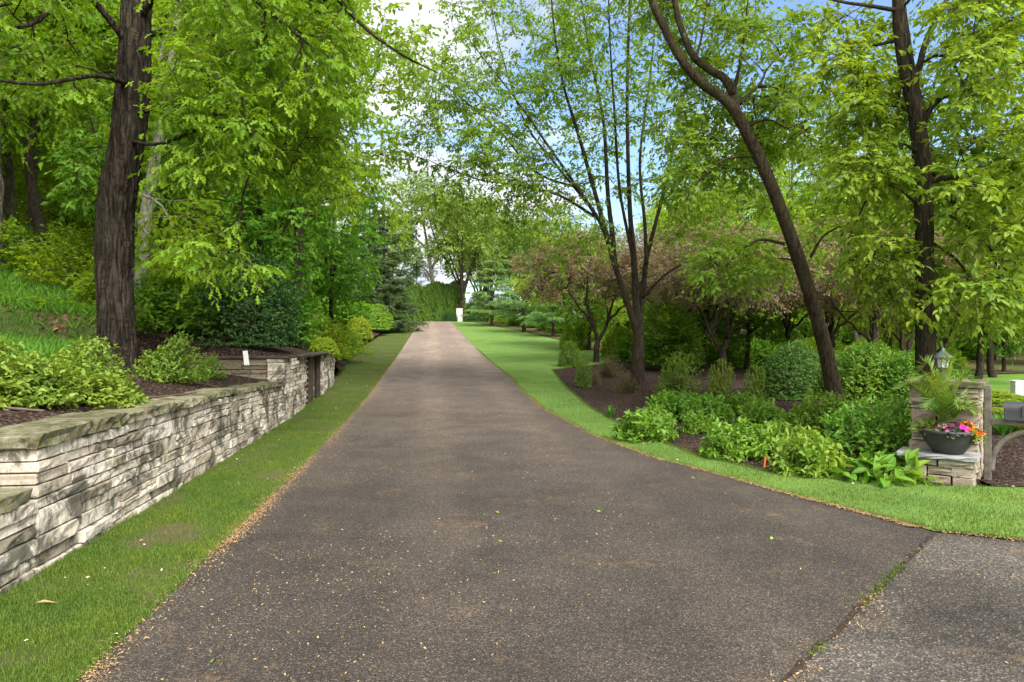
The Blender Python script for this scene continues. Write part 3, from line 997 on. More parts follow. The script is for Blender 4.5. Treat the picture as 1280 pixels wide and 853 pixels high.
# --- leaning tree
d = 13.8
lb = view(1046, 506, d); lb[2] = float(H0(lb[0], lb[1])) - .06
tr = spline([lb, view(1038, 465, d), view(1022, 400, d), view(1002, 335, d), view(976, 262, d), view(954, 208, d), view(938, 175, d), view(918, 138, d), view(900, 120, d), view(876, 103, d), view(850, 72, d), view(828, 30, d), view(812, -10, d), view(795, -90, d)], 14)
rt = np.interp(np.linspace(0, 1, len(tr)), [0, .1, .3, .55, .62, 1], [.162, .138, .124, .108, .095, .065])
ll = [(tr, rt)]
def lbm(pts, r0, dz=0., r1=.012):
    n = len(pts)
    q = VS(pts, d, 8, [dz * k / (n - 1) for k in range(n)])
    return (q, rad_lin(len(q), r0, r1, .8))
ll += [lbm([(920, 141), (916, 118), (905, 98), (888, 88), (868, 72), (855, 45), (845, 10), (836, -60)], .1, .5, .055),
       lbm([(916, 118), (924, 85), (930, 45), (935, 0)], .05, -.4), lbm([(925, 130), (950, 105), (960, 85), (985, 60)], .035, .8),
       lbm([(980, 305), (950, 300), (925, 315), (905, 335)], .035, -.4), lbm([(1013, 322), (1030, 295), (1055, 283), (1085, 285)], .03, -.5),
       lbm([(945, 195), (905, 200), (875, 225), (850, 250)], .03, -.8), lbm([(870, 76), (880, 30), (885, -20)], .03, .8),
       lbm([(930, 160), (960, 150), (985, 160), (1010, 150)], .03, -.6)]
tg = np.vstack([VT(rng, 850, 1010, 20, 190, 12.2, 15.5, 90), VT(rng, 800, 960, -60, 60, 12.2, 15.5, 45), VT(rng, 850, 960, 170, 260, 12.4, 15, 36),
                VT(rng, 870, 985, 300, 350, 12.2, 13.6, 30), VT(rng, 960, 1040, 110, 210, 12.6, 14.5, 24), VT(rng, 760, 900, -190, -50, 12, 16, 40), VT(rng, 1010, 1100, 270, 330, 12.8, 14.2, 12)])
tg = off_trunk(tg, tr, 40)
build_tree('leaning_tree', 'tall tree with bare brown trunk leaning left and forking high up', 'tree', lb, ll, tg, MAT['brown_bark'], MAT['right_leaf'],
           leaf='ovate', lsize=.105, per=12, nl=8, tlen=.5, seed=8, droop=.25, hang=.2, rtip=.005, rmax=.05, trunk_n=40, ridge=.035, minz=2., down=.1)

# --- tree behind the stone pier
d = 9.8
rb = view(1157, 566, d); rb[2] = float(H0(rb[0], rb[1])) - .05
tr = spline([rb, view(1157, 520, d), view(1157, 440, d), view(1156, 350, d), view(1155, 270, d), view(1152, 200, d), view(1144, 135, d), view(1134, 90, d), view(1126, 35, d), view(1123, -10, d), view(1120, -120, d), view(1130, -280, d)], 14)
rt = np.interp(np.linspace(0, 1, len(tr)), [0, .12, .4, .7, 1], [.155, .128, .115, .10, .055])
rl_ = [(tr, rt)]
def rbm(pts, r0, dz=0., r1=.012):
    n = len(pts)
    q = VS(pts, d, 8, [dz * k / (n - 1) for k in range(n)])
    return (q, rad_lin(len(q), r0, r1, .8))
rl_ += [rbm([(1150, 160), (1165, 133), (1185, 118), (1208, 111), (1250, 95), (1310, 60)], .055, -.8),
        rbm([(1141, 118), (1155, 60), (1170, 25), (1188, -10), (1210, -80)], .05, .6, .03),
        rbm([(1157, 228), (1190, 222), (1215, 228), (1245, 243), (1300, 262)], .05, -.9), rbm([(1156, 262), (1120, 235), (1090, 240), (1060, 300)], .028, -.5),
        rbm([(1125, 14), (1090, 8), (1050, 2), (1010, -10)], .035, -.4), rbm([(1136, 48), (1090, 58), (1050, 72), (1015, 80)], .028, .6),
        rbm([(1154, 195), (1120, 175), (1090, 190), (1075, 215)], .025, -.7), rbm([(1157, 275), (1185, 270), (1230, 300), (1250, 340)], .03, -1.2),
        rbm([(1158, 300), (1190, 320), (1215, 350), (1240, 390)], .025, -.9), rbm([(1157, 330), (1130, 300), (1100, 310), (1075, 345)], .02, -.6)]
tg = np.vstack([VT(rng, 1170, 1330, -30, 130, 8, 11.5, 80), VT(rng, 1050, 1170, 90, 215, 8.4, 10.6, 60), VT(rng, 1170, 1330, 120, 260, 7.8, 11.5, 80),
                VT(rng, 1175, 1330, 250, 400, 8, 11.5, 75), VT(rng, 1060, 1150, 210, 330, 8.6, 10.4, 36), VT(rng, 1020, 1110, 0, 110, 9, 10.6, 26),
                VT(rng, 1120, 1180, 300, 400, 8.4, 9.4, 16), VT(rng, 1040, 1400, -260, -30, 8, 12, 80), VT(rng, 1075, 1130, 330, 375, 9, 10, 10)])
tg = off_trunk(tg, tr, 34)
build_tree('maple_tree', 'straight dark-trunked tree with bright green leaves rising behind the stone pier', 'tree', rb, rl_, tg, MAT['dark_bark'], MAT['right_leaf'],
           leaf='ovate', lsize=.09, per=11, nl=9, tlen=.38, seed=9, droop=.3, hang=.12, lflat=.9, njit=.35, rtip=.004, rmax=.045, trunk_n=56, ridge=.045, minz=2.2, down=.05, freq=17)


# --- trees that repeat: one of each kind is built with its parts, the rest are copies
def proto_tree(seed, h, trunkdef, ell, bark, leafmat, rt=.2, **kw):
    """a free tree at the origin: trunkdef = list of limbs in metres"""
    rng = np.random.default_rng(seed)
    limbs = []
    for k, (pts, r0, r1) in enumerate(trunkdef):
        q = spline(pts, 6)
        q = q + rng.normal(0, .02, q.shape)
        limbs.append((q, rad_lin(len(q), r0, r1, .8)))
    tg = ellipsoids(rng, ell)
    return build_tree(kw.pop('name', 'woodland_tree'), kw.pop('label', 'x'), 'tree', (0, 0, 0), limbs, tg, bark, leafmat, seed=seed + 50, **kw)


PROTO = {}
PROTO['wood_a'] = proto_tree(21, 15, [([(0, 0, -.3), (.1, 0, 3), (-.1, .2, 7), (.2, .1, 11), (.1, 0, 15)], .17, .04), ([(.0, .1, 5), (1.2, .6, 7.5), (2.2, 1, 10)], .09, .03), ([(-.05, .15, 6), (-1.4, -.4, 8.5), (-2.3, -.6, 11)], .08, .03)],
    [(0, 0, 12, 3.4, 3.4, 4.2, 90), (1.4, .6, 8, 2.8, 2.8, 2.6, 60), (-1.5, -.4, 8.5, 2.8, 2.8, 2.6, 60), (0, .5, 5.2, 3, 3, 1.4, 40)], MAT['grey_bark'], MAT['wood_leaf'], leaf='simple', lsize=.19, per=7, nl=7, tlen=.7, rtip=.012, minz=3)
PROTO['wood_b'] = proto_tree(22, 13, [([(0, 0, -.3), (-.2, .1, 2), (-.5, .1, 4), (-1.2, .2, 8), (-1.4, 0, 12)], .15, .04), ([(-.35, .1, 3), (.3, 0, 5.5), (1.1, .1, 9), (1.4, .1, 12)], .11, .04), ([(.3, 0, 5.6), (1.6, -.6, 7.3), (2.6, -1, 9)], .07, .03)],
    [(-1.4, 0, 10, 2.7, 2.7, 3.4, 75), (1.3, 0, 10, 2.8, 2.8, 3, 75), (0, 0, 6.3, 3.6, 3.2, 1.8, 70)], MAT['dark_bark'], MAT['lime_leaf'], leaf='simple', lsize=.18, per=7, nl=7, tlen=.7, rtip=.011, minz=2.5)
PROTO['wood_c'] = proto_tree(23, 9, [([(0, 0, -.3), (.1, .1, 1.5), (.3, 0, 3.5), (.2, .2, 6), (.3, .2, 9)], .13, .03), ([(.2, .05, 2.2), (-.9, .3, 3.6), (-1.6, .5, 5)], .06, .02), ([(.3, 0, 3), (1.4, -.3, 4.2), (2.1, -.3, 5.4)], .05, .02)],
    [(0, 0, 6.6, 2.5, 2.5, 2.6, 80), (-1, .3, 4, 2, 2, 1.6, 45), (1.3, -.2, 4, 2, 2, 1.6, 45), (0, 0, 2.4, 2, 2, .8, 24)], MAT['dark_bark'], MAT['maple_leaf'], leaf='simple', lsize=.17, per=7, nl=7, tlen=.55, rtip=.009, minz=1.2)
PROTO['wood_d'] = proto_tree(24, 19, [([(0, 0, -.3), (.1, 0, 5), (.3, .2, 10), (.1, .2, 15), (.2, 0, 19)], .2, .05), ([(.2, .1, 8), (1.8, .4, 11), (2.8, .6, 14)], .1, .04), ([(.3, .2, 9.5), (-1.5, 0, 12.5), (-2.4, -.2, 15)], .1, .04), ([(.2, .1, 7), (.6, -1.8, 9.5), (.8, -2.8, 11.5)], .09, .03)],
    [(0, 0, 15.5, 3.8, 3.8, 4, 90), (1.8, .4, 11, 3, 3, 2.6, 60), (-1.8, 0, 11.4, 3, 3, 2.6, 60), (.4, -1.6, 8, 3, 3, 2, 45)], MAT['grey_bark'], MAT['wood_leaf'], leaf='simple', lsize=.2, per=7, nl=7, tlen=.8, rtip=.013, minz=5)
PROTO['pale_a'] = proto_tree(25, 17, [([(0, 0, -.3), (.2, 0, 3), (-.3, .1, 6.5), (-.8, .3, 10), (-1.4, .2, 14)], .33, .07), ([(-.2, .1, 6), (1.4, .3, 9), (2.2, .6, 12.5)], .17, .05), ([(-.5, .2, 8), (-2.4, .2, 10), (-4.2, .3, 11.4)], .13, .04), ([(0, 0, 5), (-1.8, -.4, 6.8), (-3.8, -.5, 8.2)], .12, .04), ([(1.2, .3, 8.6), (3, 0, 10.4), (3.8, 0, 12)], .09, .03)],
    [(-1.4, 0, 13.4, 3, 3, 3, 90), (2.2, .3, 12, 2.8, 2.8, 3, 80), (-3.6, 0, 10.4, 2.2, 2.2, 2, 55), (-3, 0, 7.8, 2, 2, 1.4, 34), (1, 0, 8.6, 2, 2, 1.4, 26)], MAT['grey_bark'], MAT['pale_leaf'], name='bare_limbed_tree', leaf='simple', lsize=.24, per=9, nl=7, tlen=.7, rtip=.014, minz=5)
PROTO['pale_b'] = proto_tree(26, 13, [([(0, 0, -.3), (0, 0, 1.5), (.1, 0, 3), (.2, 0, 7), (.3, .1, 12)], .25, .04)] + [([(.05, 0, 2 + .25 * k), (1.1 * math.cos(k * 2.4), 1.1 * math.sin(k * 2.4), 5), (2.6 * math.cos(k * 2.4), 2.6 * math.sin(k * 2.4), 8), (3.4 * math.cos(k * 2.4), 3.4 * math.sin(k * 2.4), 11)], .12, .03) for k in range(6)],
    [(0, 0, 10, 4.2, 4.2, 3.2, 150), (0, 0, 7, 4, 4, 2.4, 110)], MAT['dark_bark'], MAT['pale_leaf'], name='fan_tree', leaf='simple', lsize=.22, per=8, nl=7, tlen=.65, rtip=.011, minz=3)
PROTO['bronze'] = proto_tree(27, 4.5, [([(0, 0, -.2), (.05, 0, .7), (-.1, 0, 1.3), (-.3, .1, 2.2), (-.1, .2, 3.6)], .10, .03), ([(.03, 0, .5), (.45, .1, 1.4), (.9, .3, 2.4), (1.3, .3, 3.4)], .07, .02), ([(-.08, 0, 1.2), (-.8, -.2, 2), (-1.5, -.3, 2.9)], .05, .02), ([(.4, .1, 1.3), (.9, -.5, 2), (1.7, -.7, 2.6)], .045, .02)],
    [(0, 0, 3.4, 2.2, 2.0, 1.3, 120), (1.4, 0, 3.0, 1.5, 1.5, 1.0, 60), (-1.5, 0, 3.1, 1.4, 1.4, 1, 60)], MAT['dark_bark'], MAT['bronze_leaf'], name='crabapple_tree', leaf='simple', lsize=.062, per=13, nl=10, tlen=.45, rtip=.006, rmax=.05, minz=1.3)
PROTO['lime_small'] = proto_tree(28, 6, [([(0, 0, -.2), (0, .1, 1.2), (.2, 0, 3), (.1, .1, 6)], .1, .02), ([(.05, 0, 1.5), (-.8, .2, 2.8), (-1.3, .3, 4.2)], .05, .02), ([(.1, 0, 1.8), (1, -.2, 3), (1.6, -.2, 4.2)], .05, .02)],
    [(0, 0, 4.4, 2.1, 2.1, 1.9, 90), (-1, .2, 3, 1.5, 1.5, 1.3, 45), (1.2, -.2, 3, 1.5, 1.5, 1.3, 45)], MAT['dark_bark'], MAT['lime_leaf'], leaf='simple', lsize=.14, per=7, nl=7, tlen=.45, rtip=.008, minz=.9)
PROTO['green_small'] = proto_tree(29, 6, [([(0, 0, -.2), (0, .1, 1.2), (-.2, 0, 3), (-.1, .1, 5.6)], .1, .02), ([(-.05, 0, 1.2), (-.9, .2, 2.2), (-1.5, .3, 3.4)], .05, .02), ([(-.1, 0, 1.5), (1, -.2, 2.6), (1.7, -.2, 3.6)], .05, .02)],
    [(0, 0, 4, 2.1, 2.1, 1.9, 90), (-1.2, .2, 2.6, 1.5, 1.5, 1.3, 50), (1.2, -.2, 2.5, 1.5, 1.5, 1.3, 50), (0, 0, 1.5, 1.6, 1.6, .6, 26)], MAT['dark_bark'], MAT['maple_leaf'], leaf='simple', lsize=.13, per=7, nl=7, tlen=.4, rtip=.008, minz=.7)
USED = set()


def tree_at(key, x, y, label, s=1., rz=None, group=None, z=None, name=None, sz=None):
    src = PROTO[key]
    zz = float(GZ(x, y)) if z is None else z
    rz = (x * 7.3 + y * 3.1) % 6.28 if rz is None else rz
    sc = (s, s, s * (sz or 1.))
    if key not in USED:
        USED.add(key)
        src.location = (x, y, zz); src.rotation_euler = (0, 0, rz); src.scale = sc
        src['label'] = label
        if group: src['group'] = group
        if name: src.name = name
        return src
    o = copy_thing(src, label, (x, y, zz), rz, sc, group)
    if name: o.name = name
    return o


def px(p, d): return (p - 640) / 853.33 * d


# --- conifers
def conifer(name, label, base, h, r, seed, mat, tiers, per, sweep, nlen, leaf='needle', z0=.08, lw_=1., bark=None, flat=.25, nn=16, shape=1., irregular=.25, sub=5):
    rng = np.random.default_rng(seed)
    root = thing(name, label, 'tree', base)
    tp = spline([(0, 0, -.2), (0, .02, h * .4), (.03, 0, h)], 10)
    bark_tube(rng, tp, rad_lin(len(tp), .022 * h, .01), 12, .04, .2).build('trunk', bark or MAT['dark_bark'], root, True)
    mb = MB()
    S, T, L = [], [], []
    for k in range(tiers):
        f = z0 + (1 - z0) * (k + .3) / tiers
        z = f * h
        rr = r * (1 - f) ** shape * rng.uniform(1 - irregular, 1 + irregular * .4) + .1
        nb = max(4, int(per * (1 - f * .6)))
        for q in range(nb):
            a = 6.28 * (q / nb) + k * 1.3 + rng.uniform(-.3, .3)
            l = rr * rng.uniform(.75, 1.1)
            d = np.array([math.cos(a), math.sin(a), 0])
            zz = z + rng.uniform(-.4, .4) * h / tiers
            s = np.linspace(0, 1, 6)
            pts = np.array([0, 0, zz]) + d * (l * s)[:, None] + UP * (sweep * l * (s - .9 * s ** 2) * 1.0)[:, None]
            mb.tube(pts, rad_lin(6, max(.008, .02 * l), .004), 4, caps=False)
            ns = max(3, int(sub * l))
            ss = rng.uniform(.2, 1, ns * 2)
            pp = np.array([0, 0, zz]) + d * (l * ss)[:, None] + UP * (sweep * l * (ss - .9 * ss ** 2))[:, None]
            sd = np.cross(d, UP)
            sg = np.where(rng.uniform(size=ns * 2) > .5, 1, -1)
            tt = d * .7 + sd * (sg * rng.uniform(.3, 1.1, ns * 2))[:, None] + UP * rng.normal(-.08, flat, (ns * 2, 1))
            S.append(pp); T.append(tt); L.append(l * .32 * (1.15 - .6 * ss) + .08)
    mb.build('limbs', bark or MAT['dark_bark'], root, True)
    S, T, L = np.vstack(S), np.vstack(T), np.concatenate(L)
    lv = leaf_mesh(*twig_set(rng, S, T, L, .15, nn, f0=.02, ang=48, hang=.12, flat=.6, lsize=nlen, njit=.6), leaf, lw_)
    link('crown', crown_mesh('crown', [lv], mat, twig_mesh(S, T, L, .15, .004), MAT['twig']), root)
    return root


# ------------------------------------------------------------------ shrubs
def shrub_proto(name, seed, rx, ry, h, shoots, nl, lsize, mat, leaf='ovate', slen=.25, hang=.1, stems=14, base=.0, lump=.15, inner=.35, ang=65, up=.35, lflat=.55, njit=.4, droop=.1, mat2=None, f0=.1, cat='shrub'):
    """stems from the ground to a lumpy dome of leafy shoots"""
    rng = np.random.default_rng(seed)
    root = thing(name, 'x', cat)
    d = unit(rng.normal(0, 1, (shoots, 3)))
    d[:, 2] = np.abs(d[:, 2]) * 1.1 - base
    d = unit(d)
    b = unit(rng.normal(0, 1, (14, 3)))
    am = rng.uniform(-1, 1, 14)
    lm = 1 + lump * (np.exp(4 * (d @ b.T - 1)) @ am)
    rr = (1 - inner * rng.uniform(0, 1, shoots) ** 2) * lm
    tip = d * rr[:, None] * np.array([rx, ry, h * .92])
    tip[:, 2] = np.maximum(tip[:, 2] + .06 * h, .05 * h)
    T = unit(d * np.array([1 / rx, 1 / ry, 1 / h]) * min(rx, h)) + UP * up + rng.normal(0, .25, (shoots, 3))
    T = unit(T)
    L = slen * rng.uniform(.7, 1.3, shoots)
    S = tip - T * L[:, None]
    lv = leaf_mesh(*twig_set(rng, S, T, L, droop, nl, f0=f0, ang=ang, hang=hang, flat=lflat, njit=njit, lsize=lsize), leaf)
    link('foliage', crown_mesh('foliage', [lv], mat, twig_mesh(S, T, L, droop, lsize * .035), MAT['twig']), root)
    mb = MB()
    for k in range(stems):
        j = rng.integers(shoots)
        a = rng.uniform(0, 6.28)
        p0 = np.array([.12 * rx * math.cos(a), .12 * ry * math.sin(a), -.08])
        p3 = S[j]
        mid = p0 * .5 + p3 * .5 + UP * .12 * h + rng.normal(0, .04 * h, 3)
        q = spline([p0, mid, p3], 5)
        mb.tube(q, rad_lin(len(q), .012 + .008 * h, .004), 5, caps=False)
    mb.build('stems', MAT['twig'], root, True)
    return root


SH = {}
SH['dome'] = shrub_proto('euonymus_bush', 31, 1, 1, 1.5, 2400, 7, .062, MAT['gloss_leaf'], slen=.2, hang=.25, stems=40, base=.15, lump=.22, inner=.3, up=.15)
SH['dark_dome'] = shrub_proto('yew_bush', 32, 1, 1, 1.7, 2600, 7, .062, MAT['dark_leaf'], slen=.2, hang=.35, stems=30, base=.1, lump=.3, inner=.3, up=.1)
SH['hedge'] = shrub_proto('rounded_hedge', 33, 1.2, 1, 1.35, 2800, 7, .062, MAT['hedge_leaf'], slen=.18, hang=.15, stems=40, base=.15, lump=.2, inner=.3, up=.25)
SH['hyd'] = shrub_proto('hydrangea_bush', 34, .55, .55, .5, 230, 9, .088, MAT['hyd_leaf'], leaf='ovate', slen=.16, hang=.15, stems=26, base=-.05, lump=.2, inner=.5, ang=75, up=.7, lflat=.85, njit=.3)
SH['hyd2'] = shrub_proto('hydrangea_bush', 44, .55, .5, .5, 250, 8, .084, MAT['hyd_leaf'], leaf='ovate', slen=.18, hang=.25, stems=26, base=-.05, lump=.3, inner=.5, ang=70, up=.6, lflat=.85, njit=.35)
SH['astilbe'] = shrub_proto('leafy_bush', 35, .75, .7, .75, 420, 8, .085, MAT['hyd_leaf'], leaf='simple', slen=.22, hang=.2, stems=40, base=0, lump=.3, inner=.5, up=.5, lflat=.8)
SH['azalea'] = shrub_proto('azalea_bush', 36, .8, .7, .75, 620, 9, .072, MAT['azalea_leaf'], leaf='ovate', slen=.22, hang=.15, stems=40, base=.0, lump=.35, inner=.6, up=.45, lflat=.75)
SH['lemon'] = shrub_proto('golden_bush', 37, .8, .8, .75, 900, 8, .06, MAT['lemon_leaf'], leaf='ovate', slen=.16, stems=24, base=.05, lump=.2, inner=.35, up=.35)
SH['spirea'] = shrub_proto('small_bush', 38, .5, .5, .62, 420, 8, .07, MAT['bed_leaf'], leaf='simple', slen=.2, stems=40, base=0, lump=.5, inner=.75, up=.6, ang=55)
SH['twiggy'] = shrub_proto('twiggy_bush', 39, .55, .55, .75, 560, 9, .038, MAT['brown_sprig'], leaf='long', slen=.3, stems=60, base=-.05, lump=.25, inner=.7, up=1., ang=40)
SH['round'] = shrub_proto('boxwood_bush', 40, .5, .5, .85, 900, 8, .04, MAT['bed_leaf'], leaf='simple', slen=.16, stems=24, base=.2, lump=.1, inner=.3, up=.6)
SH['wild'] = shrub_proto('woodland_shrub', 41, 1.3, 1.2, 1.6, 620, 8, .13, MAT['maple_leaf'], leaf='simple', slen=.4, stems=24, base=0, lump=.4, inner=.7, up=.3, lflat=.8)
SH['wild_lime'] = shrub_proto('woodland_shrub', 42, 1.4, 1.2, 1.5, 560, 8, .12, MAT['wood_leaf'], leaf='simple', slen=.45, stems=24, base=0, lump=.4, inner=.7, up=.3, lflat=.8)
SH['viburnum'] = shrub_proto('tall_shrub', 43, 1.6, 1.4, 2.6, 1500, 8, .1, MAT['maple_leaf'], leaf='ovate', slen=.35, stems=30, base=-.1, lump=.35, inner=.6, up=.2, lflat=.75)


def strap_proto(name, seed, n, L, w, mat, spread=.6, cat='plant', leaf='long'):
    rng = np.random.default_rng(seed)
    root = thing(name, 'x', cat)
    Vs, Fs, off = [], [], 0
    a = rng.uniform(0, 6.28, n)
    l = L * rng.uniform(.6, 1.15, n)
    sp = spread * rng.uniform(.3, 1.3, n)
    d = np.stack([np.cos(a), np.sin(a), 0 * a], 1)
    sd = np.stack([-np.sin(a), np.cos(a), 0 * a], 1)
    s = np.array([0, .3, .6, .85, 1.])
    wd = np.array([.5, 1, .9, .5, .02]) * w / 2
    C = d[:, None] * (l[:, None] * sp[:, None] * s ** 1.4)[..., None] + UP * (l[:, None] * (s - .55 * sp[:, None] * s ** 3))[..., None]
    C = C + d[:, None] * .03
    V = np.stack([C - sd[:, None] * wd[None, :, None], C + sd[:, None] * wd[None, :, None]], 2)
    k = np.arange(4)
    q = np.stack([2 * k, 2 * k + 1, 2 * k + 3, 2 * k + 2], 1)
    F = q[None] + (np.arange(n) * 10)[:, None, None]
    link('foliage', mesh_np('foliage', V.reshape(-1, 3), F.reshape(-1, 4), mat, True), root)
    return root


SH['strap'] = strap_proto('daylily_clump', 45, 70, .42, .022, MAT['strap_leaf'])
SH['hosta'] = shrub_proto('hosta_clump', 46, .36, .36, .26, 26, 6, .19, MAT['hyd_leaf'], leaf='hosta', slen=.1, hang=.3, stems=16, base=-.1, lump=.2, inner=.7, ang=75, up=.9, lflat=.8, njit=.25, cat='plant')
USEDS = set()


def shrub(key, x, y, label, s=1., rz=None, group=None, z=None, name=None, cat=None):
    """s: scale or (sx, sy, sz)"""
    src = SH[key]
    zz = float(GZ(x, y)) if z is None else z
    rz = (x * 5.1 + y * 8.7) % 6.28 if rz is None else rz
    sc = (s,) * 3 if np.isscalar(s) else tuple(s)
    if key not in USEDS:
        USEDS.add(key)
        o = src
        o.location = (x, y, zz); o.rotation_euler = (0, 0, rz); o.scale = sc
        o['label'] = label
        if group: o['group'] = group
    else:
        o = copy_thing(src, label, (x, y, zz), rz, sc, group)
    if name: o.name = name
    if cat: o['category'] = cat
    return o

# ------------------------------------------------------------------ stonework
def stone(mb, o, ux, uz, un, L, Hh, depth, rng, rough=.004, bev=.006):
    """one rough-faced block: lumpy front, chipped uneven edges"""
    nu = max(2, int(L / .09)); nv = 2 if Hh < .13 else 3
    o, ux, uz, un = map(np.asarray, (o, ux, uz, un))
    e_ = min(.006, Hh * .1)
    u = np.concatenate([[0, e_], np.linspace(0, L, nu + 1)[1:-1], [L - e_, L]])
    v = np.concatenate([[0, e_], np.linspace(0, Hh, nv + 1)[1:-1], [Hh - e_, Hh]])
    U_, V_ = np.meshgrid(u, v, indexing='ij')
    n_ = rng.normal(0, rough, U_.shape)
    bd = np.zeros(U_.shape, bool); bd[0] = bd[-1] = True; bd[:, 0] = bd[:, -1] = True
    n_[bd] = -bev - np.abs(rng.normal(0, rough * .6, bd.sum()))
    tilt = rng.normal(0, .009, 3)
    n_ += tilt[0] + tilt[1] * (U_ / L - .5) + tilt[2] * (V_ / Hh - .5) * .3
    U2 = U_ + rng.normal(0, .003, U_.shape); V2 = V_ + rng.normal(0, .0025, U_.shape)
    Pf = o + U2[..., None] * ux + V2[..., None] * uz + n_[..., None] * un
    pts = Pf.reshape(-1, 3)
    idx = np.arange(pts.shape[0]).reshape(U_.shape)
    q = np.stack([idx[:-1, :-1], idx[1:, :-1], idx[1:, 1:], idx[:-1, 1:]], -1).reshape(-1, 4)
    loop = np.concatenate([idx[:-1, 0], idx[-1, :-1], idx[:0:-1, -1], idx[0, :0:-1]])
    m_ = len(loop)
    back = pts[loop] - un * depth
    base = len(pts)
    k = np.arange(m_)
    q2 = np.stack([loop[(k + 1) % m_], loop[k], base + k, base + (k + 1) % m_], 1)
    mb.add(np.vstack([pts, back]), np.vstack([q, q2]))


def stone_run(mb, A, B, out, edges, lens, depth, rng, zadd=None, gap=.011, rough=.004):
    """courses of blocks from A to B (2-D), edges = course heights; now and then a tall block takes two courses"""
    A, B = np.asarray(A, float), np.asarray(B, float)
    tot = np.linalg.norm(B - A)
    t = (B - A) / tot
    ux = np.array([t[0], t[1], 0]); un = np.array([out[0], out[1], 0.]); un /= np.linalg.norm(un)

    def put(s, L, z0, z1):
        if zadd is not None:
            m0 = zadd(s + L / 2)
            z0, z1 = z0 + m0 * (z0 > .1) * min(1, z0), z1 + m0 * (z1 > .1) * min(1, z1)
        p = A + t * (s + gap / 2)
        stone(mb, (p[0], p[1], z0 + .005), ux, UP, un, L - gap, z1 - z0 - .010, depth, rng, rough)

    def row(s, e, z0, z1):
        while s < e - .01:
            L = rng.uniform(*lens) * (1.35 if rng.uniform() < .2 else 1)
            if e - s - L < lens[0] * .75: L = e - s
            if rng.uniform() < .1 and L > .3 and z1 - z0 > .1:
                zm = z0 + (z1 - z0) * rng.uniform(.4, .6)
                put(s, L, z0, zm); put(s, L, zm, z1)
            else:
                put(s, L, z0, z1)
            s += L
    c = 0
    n = len(edges) - 1
    while c < n:
        pair = c + 1 < n and rng.uniform() < .75
        if not pair:
            row(0, tot, edges[c], edges[c + 1]); c += 1
            continue
        s = 0.
        while s < tot - .01:
            L = rng.uniform(*lens) * rng.uniform(.8, 2.2)
            if tot - s - L < lens[0]: L = tot - s
            if rng.uniform() < .27 and L < lens[1] * 1.3:
                put(s, L, edges[c], edges[c + 2])
            else:
                k = rng.uniform(.35, .65) * (edges[c + 2] - edges[c])
                zm = edges[c] + k if rng.uniform() < .35 else edges[c + 1]
                row(s, s + L, edges[c], zm); row(s, s + L, zm, edges[c + 2])
            s += L
        c += 2


wr = np.random.default_rng(5)
wn = np.array([1, .127])
def WL(y): return (XW(y), y)
rw = thing('retaining_wall', 'long low dry-stacked white limestone retaining wall along the left grass strip', 'wall', (XW(4.6), 4.6, 0))
def rel(o):                       # parts are built in world coordinates, the wall's origin is at its corner
    o.parent = rw
    o.matrix_parent_inverse = Matrix.Translation((-XW(4.6), -4.6, 0))
    return o
mb = MB()
low = [-.08, .07, .15, .27, .36, .45, .53]
full = low + [.62, .70, .78, .87]
stone_run(mb, WL(1.4), WL(4.62), wn, low, (.35, .75), .28, wr)
drop = lambda s: -.11 * np.clip((s - 3.9) / 4.2, 0, 1)
stone_run(mb, WL(4.62), WL(8.6), wn, full, (.28, .62), .28, wr)
rel(mb.build('stone_courses', MAT['limestone'], None, False))
mb = MB()
stone_run(mb, WL(8.6), WL(12.8), wn, full, (.22, .5), .28, wr, lambda s: -.11 * np.clip(s / 4.2, 0, 1))
stone_run(mb, WL(12.8), WL(15.1), wn, [-.08, .12, .22, .31, .42, .5, .6, .7, .78, .87, .95, 1.04, 1.12, 1.2, 1.265], (.2, .45), .3, wr)
stone_run(mb, WL(17.3), WL(19.7), wn, [0, .2, .32, .45, .55, .66, .78, .88, .98, 1.08, 1.16, 1.24], (.25, .5), .3, wr)
stone_run(mb, (XW(19.7) + .0, 19.7), (XW(19.7) - .5, 19.78), (.1, 1), [.1, .32, .45, .6, .78, .95, 1.1, 1.24], (.25, .5), .2, wr)
stone_run(mb, (XW(17.3) - .45, 17.3), (XW(17.3), 17.3), (0, -1), [0, .2, .32, .45, .55, .66, .78, .88, .98, 1.08, 1.16, 1.24], (.2, .4), .25, wr)
rel(mb.build('stone_courses', MAT['limestone'], None, False))
mb = MB()
s = 4.60
while s < 12.72:
    L = min(wr.uniform(.5, 1.0), 12.74 - s)
    zt = .87 - .11 * np.clip((s - 8.6) / 4.2, 0, 1)
    th = wr.uniform(.085, .115) if s < 8 else wr.uniform(.06, .085)
    p = np.array([XW(s) + .03, s, zt + .002])
    t3 = np.array([-.127, 1, 0]) / 1.008
    stone(mb, p, t3, UP, np.array([1, .127, 0]) / 1.008, L - .012, th, .42, wr, .012, .02)
    s += L
s = 1.4
while s < 4.55:
    L = min(wr.uniform(.5, .9), 4.58 - s)
    stone(mb, np.array([XW(s) + .02, s, .532]), np.array([-.127, 1, 0]) / 1.008, UP, np.array([1, .127, 0]) / 1.008, L - .012, .09, .5, wr, .012, .02)
    s += L
c0 = (XW(4.62) - .02, 4.62)
stone_run(mb, (c0[0] - 1.9, 4.63), (c0[0] - .28, 4.66), (0, -1), [.5, .62, .70, .78, .87], (.3, .6), .3, wr)
stone_run(mb, (c0[0] - 1.9, 4.56), (c0[0] + .0, 4.56), (0, -1), [.872, .965], (.6, .9), .38, wr, rough=.007)
rel(mb.build('coping', MAT['mossy_stone'], None, False))
mb = MB()
